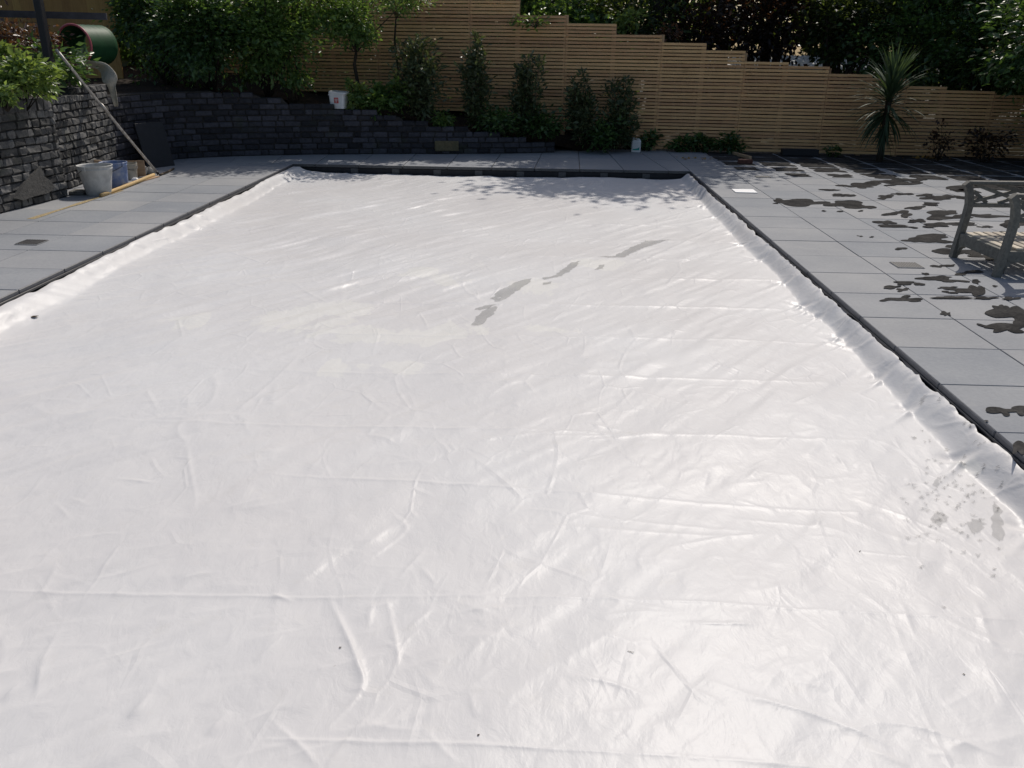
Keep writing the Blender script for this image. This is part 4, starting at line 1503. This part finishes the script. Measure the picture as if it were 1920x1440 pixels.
for k, (x, yo, zc, rx, rz, n, m, lab, th) in enumerate([
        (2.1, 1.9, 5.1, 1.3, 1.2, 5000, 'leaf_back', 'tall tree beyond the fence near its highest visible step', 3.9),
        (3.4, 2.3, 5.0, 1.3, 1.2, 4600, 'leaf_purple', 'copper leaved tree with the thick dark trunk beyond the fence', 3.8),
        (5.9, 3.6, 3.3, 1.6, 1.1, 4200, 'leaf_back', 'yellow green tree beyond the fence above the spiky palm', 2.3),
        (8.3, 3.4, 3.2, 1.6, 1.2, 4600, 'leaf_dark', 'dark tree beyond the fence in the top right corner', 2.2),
        (.4, 3.4, 3.6, 1.5, 1.0, 4600, 'leaf_back', 'spreading tree added above the first fence step as shade canopy', 2.4),  # this and the next three: canopy added to keep sun off the bushes
        (2.6, 3.6, 3.6, 1.5, 1.0, 4600, 'leaf_dark', 'tree added to shade the rust tinged bush', 2.4),
        (4.6, 3.8, 3.5, 1.5, 1.0, 4600, 'leaf_purple', 'copper tree added to shade the loose bush with bright gaps', 2.4),
        (7.1, 2.2, 3.2, 1.3, .9, 4200, 'leaf_dark', 'dark tree added to shade the bush at the palm', 2.2),
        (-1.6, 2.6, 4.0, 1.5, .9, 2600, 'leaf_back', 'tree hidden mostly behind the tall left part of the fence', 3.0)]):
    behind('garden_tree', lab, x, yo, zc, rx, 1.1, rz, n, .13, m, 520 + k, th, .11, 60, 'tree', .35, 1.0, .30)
# far-off wood closing the view
P = np.column_stack([rng.uniform(-16, 18, 26000), rng.uniform(21.5, 26, 26000), np.zeros(26000)])
P[:, 2] = -.2 + rng.random(26000) ** .8 * (5.2 + 1.3 * vnoise(P[:, 0] * .5, P[:, 1] * .5)) + .3
keepm = ~((P[:, 0] > 3.2) & (P[:, 0] < 7.4) & (P[:, 2] < 1.9) & (P[:, 2] > .8) & (rng.random(26000) < .6))
wood = link('distant_wood', leaf_mesh('distant_wood', P[keepm], .30, M['leaf_back'], 77, .7, .7))
tag(wood, 'dark mass of trees closing the view beyond the fence', 'trees', kind='stuff')
NH = 15000
P = np.column_stack([rng.uniform(-8.5, 1.6, NH), np.zeros(NH), np.zeros(NH)])
P[:, 1] = 15.38 - .075 * P[:, 0] + .30 + rng.random(NH) * .9
P[:, 2] = np.interp(P[:, 0], [c[0] for c in base_ctrl], [c[1] for c in base_ctrl]) - .1 + rng.random(NH) * (2.35 - .5 * (P[:, 0] > -.2) + .25 * vnoise(P[:, 0] * 1.5, P[:, 0] * 0))
tag(link('hedge', leaf_mesh('hedge', P, .17, M['leaf_dark'], 79, .7, .7)), 'dark evergreen hedge added close behind the left part of the fence', 'hedge', kind='stuff')  # hedge added so no light shows through the slat gaps
# made-up shed; pale roof tilted to sun stands for bright gaps in the leaves
shed = thing('stand_in_shed', 'pale stand-in shed roof for the bright gaps between leaves above the fence', 'shed', (5.2, 20.6, 0))
obj('roof', xf(cbox(5.2, 1.5, .05, .01), Matrix.Translation((0, 0, 1.42)) @ Matrix.Rotation(.17, 4, 'X')), M['shed_roof'], shed)
obj('wall', cbox(4.9, 1.2, 1.22, .01, (0, .05, .61)), M['shed_wall'], shed)

# ------------------------------------------------------------------ things behind the left wall
postp = V(118, 60, 10.15)
mf = thing('mesh_fence', 'black post and rail fence with wire mesh above the sett wall', 'fence', (0, 0, 0))
px_, py_ = -5.78, 10.15
obj('post', cbox(.085, .085, 1.75, .008, (px_, py_, 1.0 + .80)), M['black_paint'], mf)
r0, r1 = V(-60, 24, 10.2), V(200, 31, 10.6)
obj('rail', sweep([r0, r0.lerp(r1, .5), r1], .06, .075, Vector((0, 1, 0))), M['rail'], mf)
wires = []
for k in range(26):
    x = -7.2 + k * .055
    wires.append(tube([(x, 10.22, 1.05), (x, 10.22, 1.9)], .0022, 4))
for k in range(6):
    wires.append(tube([(-7.25, 10.22, 1.1 + k * .15), (px_, 10.22, 1.1 + k * .15)], .0022, 4))
obj('wire_mesh', join(*wires), M['black_paint'], mf)
of = thing('boarded_fence', 'ochre timber boarded fence far behind the black post', 'fence', (0, 0, 0))
bm_ = mesh('board', *cbox(.145, .022, 2.2, .003), M['ochre'])
for k in range(22):
    b = link('board', bm_, of)
    b.location = (-10.3 + k * .15, 15.0 + random.uniform(-.004, .004) - k * .02, 2.15)
obj('cross_rail', cbox(3.4, .04, .08, .004, (-8.7, 15.0, 1.8)), M['post'], of).rotation_euler.z = 0

# play tunnel
tc = V(140, 84, 11.9)
tun = thing('play_tunnel', 'green fabric play tunnel with a pink rim lying on the bank', 'tunnel', (tc.x, tc.y, tc.z))
R_ = .255
axis_rot = Matrix.Rotation(rad(80), 4, 'Z') @ Matrix.Rotation(rad(90), 4, 'Y')
prof = [(R_ * (1 + .02 * math.cos(k * PI)), k * .055) for k in range(11)]
o = obj('tube', xf(lathe(prof, 28), axis_rot), M['tunnel'], tun, True)
md = o.modifiers.new('thickness', 'SOLIDIFY'); md.thickness = .006
ringp = [axis_rot @ Vector((R_ * math.cos(2 * PI * k / 32), R_ * math.sin(2 * PI * k / 32), -.005)) for k in range(33)]
obj('rim', tube(ringp, .016, 7, False), M['pink'], tun, True)

# beige cloth dropped over the wall corner
cl = thing('dropped_cloth', 'beige crumpled cloth hanging over the corner of the wall', 'cloth', (0, 0, 0))
rows = [((152, 121), (156, 118)), ((166, 125), (164, 113)), ((180, 128), (180, 115)), ((190, 134), (196, 117)), ((190, 146), (206, 124)), ((192, 156), (217, 135)), ((200, 158), (223, 150)),
        ((203, 165), (215, 158)), ((207, 178), (218, 172)), ((211, 190), (220, 186)), ((215, 201), (222, 200))]
vs, fs = [], []
NW = 7
for i, (a, b) in enumerate(rows):
    Y = 11.15 - .03 * i if i < 6 else 11.0
    for k in range(NW):
        t = k / (NW - 1)
        p = V(a[0] + (b[0] - a[0]) * t, a[1] + (b[1] - a[1]) * t, Y + .06 * float(vnoise(i * .9, k * .8)) + (.12 * (1 - t) if i < 5 else 0))
        vs.append(p + Vector((0, 0, .012 * float(vnoise(i * 1.7 + 3, k * 1.3)))))
for i in range(len(rows) - 1):
    for k in range(NW - 1):
        fs.append((i * NW + k, i * NW + k + 1, (i + 1) * NW + k + 1, (i + 1) * NW + k))
o = obj('fabric', (vs, fs), M['cloth'], cl, True)
md = o.modifiers.new('thickness', 'SOLIDIFY'); md.thickness = .014; md.offset = 0
md = o.modifiers.new('soft', 'SUBSURF'); md.levels = 1; md.render_levels = 1


# ------------------------------------------------------------------ builder's things at the left
def bucket(name, label, loc, rt, rb, h, m, seed, fill=None):
    root = thing(name, label, 'bucket', loc, seed * .7)
    prof = [(.002, 0), (rb * .96, 0), (rb, .006), (rb + (rt - rb) * .45, h * .45), (rt * .985, h * .86), (rt * 1.01, h * .875), (rt * 1.01, h * .895), (rt, h * .90), (rt * 1.0, h * .965), (rt * 1.035, h * .97), (rt * 1.035, h), (rt * .985, h), (rt * .965, h * .95), (rb * .95, .02), (.002, .02)]
    obj('shell', lathe(prof, 28), m, root, True)
    hp = [(math.cos(a) * rt * 1.04, math.sin(a) * rt * .98, h * .93 - .10 * rt / .17 * math.sin(a) * .9 - .005) for a in np.linspace(0, PI, 15)]
    obj('handle', tube(hp, .0035, 5), M['bracket'], root, True)
    for s in (-1, 1):
        obj('lug', cbox(.018, .04, .05, .004, (s * (rt * 1.02), 0, h * .92)), m, root)
    if fill:
        obj('dried_mortar', lathe([(.002, h * fill), (rb + (rt - rb) * fill - .008, h * fill)], 20), M['mortar_patch'], root)
    return root


p = G(178, 367); bucket('grey_bucket', 'cement splashed grey bucket beside the yellow pole', (p.x, p.y + .10, 0), .187, .135, .335, M['bucket_grey'], 2, .6)
p = G(212, 353); bucket('blue_bucket', 'mortar spattered blue bucket behind the grey one', (p.x, p.y + .10, 0), .155, .135, .30, M['bucket_blue'], 4, .7)
p = G(238, 338); bucket('cream_pot', 'small dirty cream pot behind the blue bucket', (p.x, p.y + .1, 0), .105, .085, .20, M['pot'], 6)


def pole(name, label, a, b, r, m, n=10, bend=.01, cat='pole', parts=None):
    a, b = Vector(a), Vector(b)
    root = thing(name, label, cat, a)
    side = (b - a).cross(Vector((0, 0, 1))).normalized()
    path = [(b - a) * t + side * bend * math.sin(PI * t) for t in np.linspace(0, 1, 9)]
    obj('shaft', tube(path, [r * (1 + .04 * math.sin(k * 2.1)) for k in range(9)], n), m, root, True)
    if parts: parts(root, b - a)
    return root


foot = G(297, 328)
top = Vector((-5.70, 10.20, 1.56))
pole('aluminium_pole', 'scuffed aluminium pole leaning against the black post', (foot.x, foot.y, .012), top, .0165, M['alu'], 12, .012,
     parts=lambda r, d: [obj('collar', tube([d * .52, d * .60], .0185, 12), M['alu'], r, True), obj('end_cap', tube([d * 0, d * .02], .0178, 12), M['black_paint'], r, True)])
a, b = G(190, 370), G(289, 332)
pole('wooden_pole', 'round yellow wooden pole lying in front of the buckets', (a.x, a.y, .022), (b.x, b.y, .03), .022, M['bamboo'], 10, .01)
a, b = G(235, 349), G(294, 333)
o = thing('timber_batten', 'thin pale batten lying beneath the end of the yellow pole', 'batten', ((a.x + b.x) / 2, (a.y + b.y) / 2 + .04, .008), math.atan2(b.y - a.y, b.x - a.x))
obj('batten', cbox((b - a).length, .05, .014, .002), M['ply'], o)
a, b = G(300, 330), G(326, 318)
pole('dark_stick', 'short dark stick lying at the foot of the aluminium pole', (a.x, a.y, .014), (b.x, b.y, .014), .014, M['bark'], 7, .01, 'stick')
# pale board and offcuts behind the buckets
p0, p1 = G(199, 322), G(254, 336)
o = thing('pale_board', 'pale wooden board on edge behind the blue bucket', 'board', (-5.52, 11.0, 0), .08)
obj('panel', xf(cbox(.46, .022, .20, .003), Matrix.Translation((.04, 0, .105)) @ Matrix.Rotation(-.18, 4, 'X') @ Matrix.Rotation(-.04, 4, 'Y')), M['ply'], o)
o = thing('wood_offcut', 'upright pale wood offcut left of the pale board', 'wood', (-5.74, 10.75, 0), .5)
obj('offcut', xf(cbox(.09, .025, .24, .003), Matrix.Translation((0, 0, .12)) @ Matrix.Rotation(.14, 4, 'Y')), M['ply'], o)


def rock(name, label, loc, s, seed, m, cat='stone', group=None):
    r_ = np.random.default_rng(seed)
    import bmesh
    bm = bmesh.new()
    bmesh.ops.create_icosphere(bm, subdivisions=2, radius=1)
    for v in bm.verts:
        k = 1 + .28 * float(vnoise(v.co.x * 1.3 + seed, v.co.y * 1.3 + v.co.z * 2)) + .10 * float(vnoise(v.co.x * 3 + seed, v.co.z * 3))
        v.co = Vector((v.co.x * s[0] * k, v.co.y * s[1] * k, max(-.75, v.co.z) * s[2] * k + .72 * s[2]))
    me_ = bpy.data.meshes.new(name)
    bm.to_mesh(me_); bm.free()
    me_.materials.append(m)
    o = link(name, me_)
    o.location = loc
    return tag(o, label, cat, group)


p = G(262, 330); rock('rubble_stone', 'large pale broken stone at the right of the pale board', (p.x, p.y + .05, 0), (.10, .09, .10), 3, M['rubble'])
p = G(280, 327); rock('rubble_stone', 'low pale stone by the foot of the aluminium pole', (p.x, p.y + .03, 0), (.10, .07, .05), 9, M['rubble'])
p = G(253, 341); rock('rubble_stone', 'small white stone chip beside the cream pot', (p.x, p.y, 0), (.045, .04, .035), 14, M['paper'])
p = G(140, 366); rock('rubble_stone', 'flat broken stone between the sett wall and the grey bucket', (p.x + .02, p.y + .05, 0), (.11, .10, .035), 17, M['rubble'])
# dark slab leaning in the corner
o = thing('leaning_slab', 'dark slate slab leaning against the wall in the shaded corner', 'slab', (-5.50, 12.05, 0), rad(62))
obj('slab', xf(cbox(.46, .036, .62, .003), Matrix.Translation((-.06, 0, .30)) @ Matrix.Rotation(-.24, 4, 'X')), M['slate_dark'], o)

# sand swept along the left-hand joints
ys_ = np.linspace(8.1, 9.9, 30)
vs, fs = [], []
for y in ys_:
    xx = -5.06 - (9.9 - y) * .02; w = .03 + .022 * float(vnoise(y * 4, 1))
    vs += [(xx - w, y, .0035), (xx + w, y, .0035)]
for k in range(len(ys_) - 1): fs.append((2 * k, 2 * k + 1, 2 * k + 3, 2 * k + 2))
tag(obj('joint_sand', (vs, fs), M['sand']), kind='structure')

# ------------------------------------------------------------------ white tub on the stepped wall
tp = V(636, 208, 13.98)
tub = thing('white_tub', 'white plastic tub with lid and red label standing on the stepped wall', 'tub', (tp.x, 13.98, .705), rad(-8))
TW, TD, TH = .275, .21, .24


def taper_box(w0, d0, w1, d1, h, z0=0.0, n=6, r=.04):
    vs, fs = [], []
    ringn = 4 * (n + 1)
    for (w, d, z) in ((w0, d0, z0), (w1, d1, z0 + h)):
        for cx, cy, a0 in ((1, 1, 0), (-1, 1, PI / 2), (-1, -1, PI), (1, -1, 1.5 * PI)):
            for k in range(n + 1):
                a = a0 + PI / 2 * k / n
                vs.append((cx * (w / 2 - r) + r * math.cos(a), cy * (d / 2 - r) + r * math.sin(a), z))
    for k in range(ringn):
        fs.append((k, (k + 1) % ringn, ringn + (k + 1) % ringn, ringn + k))
    fs.append(tuple(range(ringn))[::-1]); fs.append(tuple(range(ringn, 2 * ringn)))
    return vs, fs


obj('body', taper_box(TW * .86, TD * .86, TW * .98, TD * .98, TH), M['white_plastic'], tub)
obj('rim', taper_box(TW * 1.03, TD * 1.03, TW * 1.03, TD * 1.03, .022, TH * .84), M['white_plastic'], tub)
lid = obj('lid', taper_box(TW * 1.05, TD * 1.05, TW * 1.02, TD * 1.02, .02, TH + .001), M['white_plastic'], tub)
lid.rotation_euler = (rad(3), rad(4), 0)
tilt = Matrix.Rotation(rad(3.5), 4, 'X')
lab = obj('label', xf(cbox(.072, .0016, .085, .0004), Matrix.Translation((.0, -TD * .447 - .0075, TH * .53)) @ tilt), M['red'], tub)
for zz, ww in ((.018, .052), (-.004, .045), (-.024, .03)):
    obj('print', xf(cbox(ww, .0012, .009, .0003), Matrix.Translation((.0, -TD * .447 - .0095, TH * .53 + zz)) @ tilt), M['white_plastic'], lab)

# ------------------------------------------------------------------ white canister
cp = G(1188, 280)
can = thing('canister', 'white plastic canister with teal label by the fence foot', 'canister', (cp.x, 14.98, 0), rad(-6))
obj('body', taper_box(.165, .12, .165, .12, .175, 0, 5, .025), M['white_plastic'], can)
obj('shoulder', taper_box(.165, .12, .15, .105, .02, .1755, 5, .025), M['white_plastic'], can)
obj('neck', lathe([(.022, .19), (.022, .212), (.026, .212), (.026, .236), (.002, .236)], 14), M['white_plastic'], can, True).location = (-.058, 0, 0)
obj('handle', sweep([(-.03, 0, .19), (-.02, 0, .212), (.05, 0, .212), (.068, 0, .19)], .022, .018), M['white_plastic'], can)
lv = [(-.055, -.0612, .03), (.06, -.0612, .03), (.06, -.0612, .085), (.03, -.0612, .066), (-.01, -.0612, .056), (-.055, -.0612, .05)]
obj('label', (lv + [(x, y + .001, z) for x, y, z in lv], [tuple(range(6))] + [(k, (k + 1) % 6, (k + 1) % 6 + 6, k + 6) for k in range(6)]), M['teal'], can)

# ------------------------------------------------------------------ brick, plank, trough, tile
bp = G(1398, 308)
bk = link('loose_brick', mesh('loose_brick', *rough_brick(.225, .105, .07, 5, .003), M['redbrick']))
bk.location = (bp.x, bp.y + .05, .036)
tag(bk, 'dark red brick lying on the deck near the fence', 'brick')
a, b = G(1377, 291), G(1409, 303)
o = thing('short_plank', 'short grey plank edge running from the brick to the fence', 'plank', ((a.x + b.x) / 2, (a.y + b.y) / 2 + .1, .035), math.atan2(b.y - a.y, b.x - a.x))
obj('plank', xf(cbox((b - a).length, .045, .05, .004), Matrix.Rotation(-.03, 4, 'Y')), M['ply'], o)
tr = V(1499, 292, 14.72)
o = thing('black_trough', 'long black plastic trough lying at the fence foot', 'trough', (tr.x, 14.74, 0), rad(-3))
sh = cbox(.60, .16, .012, .003, (0, 0, .012))
parts = [sh, cbox(.60, .012, .10, .003, (0, -.078, .068)), cbox(.60, .012, .10, .003, (0, .078, .068)), cbox(.012, .142, .10, .003, (-.292, 0, .068)), cbox(.012, .142, .10, .003, (.292, 0, .068))]
obj('trough', join(*parts), M['blackbox'], o)
obj('rim', cbox(.61, .018, .008, .002, (0, -.082, .122)), M['rail'], o)
o = link('white_tile', mesh('white_tile', *cbox(.275, .275, .008, .002), M['paper']))
pc = (G(1371.7, 355) + G(1412.5, 356.2) + G(1419.2, 363) + G(1380, 362)) / 4
o.location = (pc.x, pc.y, .0065); o.rotation_euler.z = -.02
tag(o, 'white square tile lying flat on the right-hand deck', 'tile')
# bark chip and sweepings
for k, (lab, px, py, n, s, w) in enumerate([('scatter of dry yellow leaves on the shaded deck behind the pool', 1303, 298, 26, .05, .16), ('small heap of orange leaves at the foot of the right fence', 1735, 297, 30, .06, .14)]):
    c = G(px, py)
    rr_ = np.random.default_rng(60 + k)
    P = np.column_stack([rr_.normal(0, w, n), rr_.normal(0, w * .45, n), .004 + rr_.random(n) * .02])
    o = link('leaf_litter', leaf_mesh('leaf_litter', P, s, M['litter'], 61 + k, .15, .6))
    o.location = (c.x, c.y, 0)
    tag(o, lab, 'leaves')


def grate(label, px, py, w, d, rz=0.0):
    c = G(px, py)
    root = thing('drain_grate', label, 'drain', (c.x, c.y, .0045), rz)
    obj('plate', cbox(w, d, .004, .001), M['slab'], root)
    bars = []
    nb = max(4, int(w / .022))
    for k in range(nb):
        bars.append(cbox(w / nb * .68, d * .9, .002, .0004, (-w / 2 + (k + .5) * w / nb, 0, .0035)))
    obj('slots', join(*bars), M['grate'], root)


grate('square slotted drain set in the left-hand deck', 60, 455, .20, .20)
grate('slotted drain in the pale slab beside the armchair', 1700, 498, .22, .20)
grate('small slotted drain near the white tile', 1430, 332, .20, .16)

# ------------------------------------------------------------------ weathered armchair, facing the pool
CX0, CYN, CYF = 3.63, 6.62, 7.29
ch = thing('garden_armchair', 'weathered grey wooden armchair without cushions at the right edge of the deck', 'chair', (CX0 + .02, (CYN + CYF) / 2, 0), rad(3.5))
HW = (CYF - CYN) / 2
DEPTH = .78
for s in (-1, 1):
    y = s * HW
    # front post: leg sweeping up and curling forward into the arm
    obj('front_post', sweep([(-.015, y, 0), (-.005, y, .10), (.008, y, .22), (.022, y, .36), (.026, y, .46), (.010, y, .55), (-.018, y, .615), (-.040, y, .640)], .056, .052), M['chair'], ch)
    obj('back_post', sweep([(DEPTH + .03, y, 0), (DEPTH, y, .25), (DEPTH + .03, y, .5), (DEPTH + .10, y, .82)], .058, .055), M['chair'], ch)
    ar = obj('arm', cbox(DEPTH + .04, .07, .030, .006, (DEPTH / 2 - .02 + .03, y, .642)), M['chair'], ch)
    obj('arm_rail', cbox(DEPTH - .06, .03, .036, .004, (DEPTH / 2 + .01, y, .455)), M['chair'], ch)
    # crossed lattice under the arm
    xa, xb, za, zb = .045, DEPTH - .03, .474, .627
    xm = (xa + xb) / 2
    for (u0, w0, u1, w1, dy) in ((xa, zb, xm + .12, za, 0), (xm - .12, za, xb, zb, .007), (xa, (za + zb) / 2 + .02, xm - .22, za, .007), (xm - .16, zb, xb, za + .02, -.007), (xa + .0, za + .01, xm + .20, zb, -.004)):
        obj('lattice_bar', sweep([(u0, y + dy, w0), (u1, y + dy, w1)], .018, .028), M['chair'], ch)
    obj('side_rail', cbox(DEPTH - .03, .034, .085, .004, (DEPTH / 2 + .02, y - s * .004, .165)), M['chair'], ch)
    # curved brackets below the seat rails
    for (ax, sgn) in (('y', -s), ('x', 1)):
        pts = []
        for k in range(9):
            a = PI / 2 * k / 8
            pts.append((.095 * (1 - math.cos(a)), .095 * (1 - math.sin(a))))
        prof = [(0, 0)] + [(px__, -pz__) for px__, pz__ in [(q[0], q[1]) for q in pts]][::1]
        prof = [(0.0, 0.0), (.10, 0.0)] + [(.10 - .10 * math.sin(a), -.10 + .10 * math.cos(a)) for a in np.linspace(.0, PI / 2, 8)][1:]
        vs = []
        for off in (-.013, .013):
            for u, w in prof:
                if ax == 'y': vs.append((.006 + off, y + sgn * (.030 + u), .124 + w))
                else: vs.append((.032 + u, y + off, .124 + w))
        m_ = len(prof)
        obj('bracket', (vs, [tuple(range(m_)), tuple(range(2 * m_ - 1, m_ - 1, -1))] + [(k, (k + 1) % m_, (k + 1) % m_ + m_, k + m_) for k in range(m_)]), M['chair'], ch)
obj('front_rail', cbox(.034, 2 * HW - .060, .095, .004, (.004, 0, .170)), M['chair'], ch)
obj('back_rail', cbox(.034, 2 * HW - .060, .085, .004, (DEPTH - .01, 0, .165)), M['chair'], ch)
for k in range(9):
    obj('seat_slat', cbox(.060, 2 * HW - .02 if k else 2 * HW - .070, .020, .004, (.054 + k * .083, 0, .2195)), M['chair_seat'], ch)
obj('back_top_rail', cbox(.032, 2 * HW - .056, .07, .004, (DEPTH + .09, 0, .78)), M['chair'], ch)
obj('back_bottom_rail', cbox(.032, 2 * HW - .056, .05, .004, (DEPTH + .025, 0, .40)), M['chair'], ch)
for k in range(5):
    y = -HW + .10 + k * (2 * HW - .20) / 4
    obj('back_slat', sweep([(DEPTH + .03, y, .42), (DEPTH + .085, y, .755)], .045, .016), M['chair'], ch)

# ------------------------------------------------------------------ bits of debris lying on the cover
def leaf_bit(label, px, py, L, ang, name='fallen_leaf', cat='leaf'):
    p = G(px, py, CZ)
    z = cover_z(p.x, p.y) - .0012
    n = 6
    vs, fs = [], []
    for k in range(n + 1):
        t = k / n
        w = L * .22 * math.sin(PI * min(1, t * .93 + .03)) + .0006 if cat == 'leaf' else .0011
        c = Vector((math.cos(ang) * L * (t - .5), math.sin(ang) * L * (t - .5), .002 * abs(math.sin(t * 5)) + .0015))
        s_ = Vector((-math.sin(ang), math.cos(ang), 0)) * w
        vs += [c + s_ + Vector((0, 0, w * .5)), c + Vector((0, 0, 0)), c - s_ + Vector((0, 0, w * .5))]
    for k in range(n):
        b = 3 * k
        fs += [(b, b + 1, b + 4, b + 3), (b + 1, b + 2, b + 5, b + 4)]
    o = obj(name, (vs, fs), M['leaf_dead'])
    o.location = (p.x, p.y, z)
    tag(o, label, cat)


leaf_bit('curled dead leaf lying alone near the left edge of the cover', 65, 596, .06, .9)
leaf_bit('tiny brown leaf at the lower left centre of the cover', 638, 1218, .009, .4)
leaf_bit('short curved twig on the lower right of the white cover', 1182, 1228, .02, -.3, 'twig', 'twig')
leaf_bit('dark leaf scrap near the bottom edge of the cover', 897, 1384, .008, .5)
leaf_bit('tiny twig near the right edge of the lower cover', 1613, 1030, .012, .8, 'twig', 'twig')
leaf_bit('brown speck of leaf on the lower right part of the cover', 1808, 1262, .008, -.8)
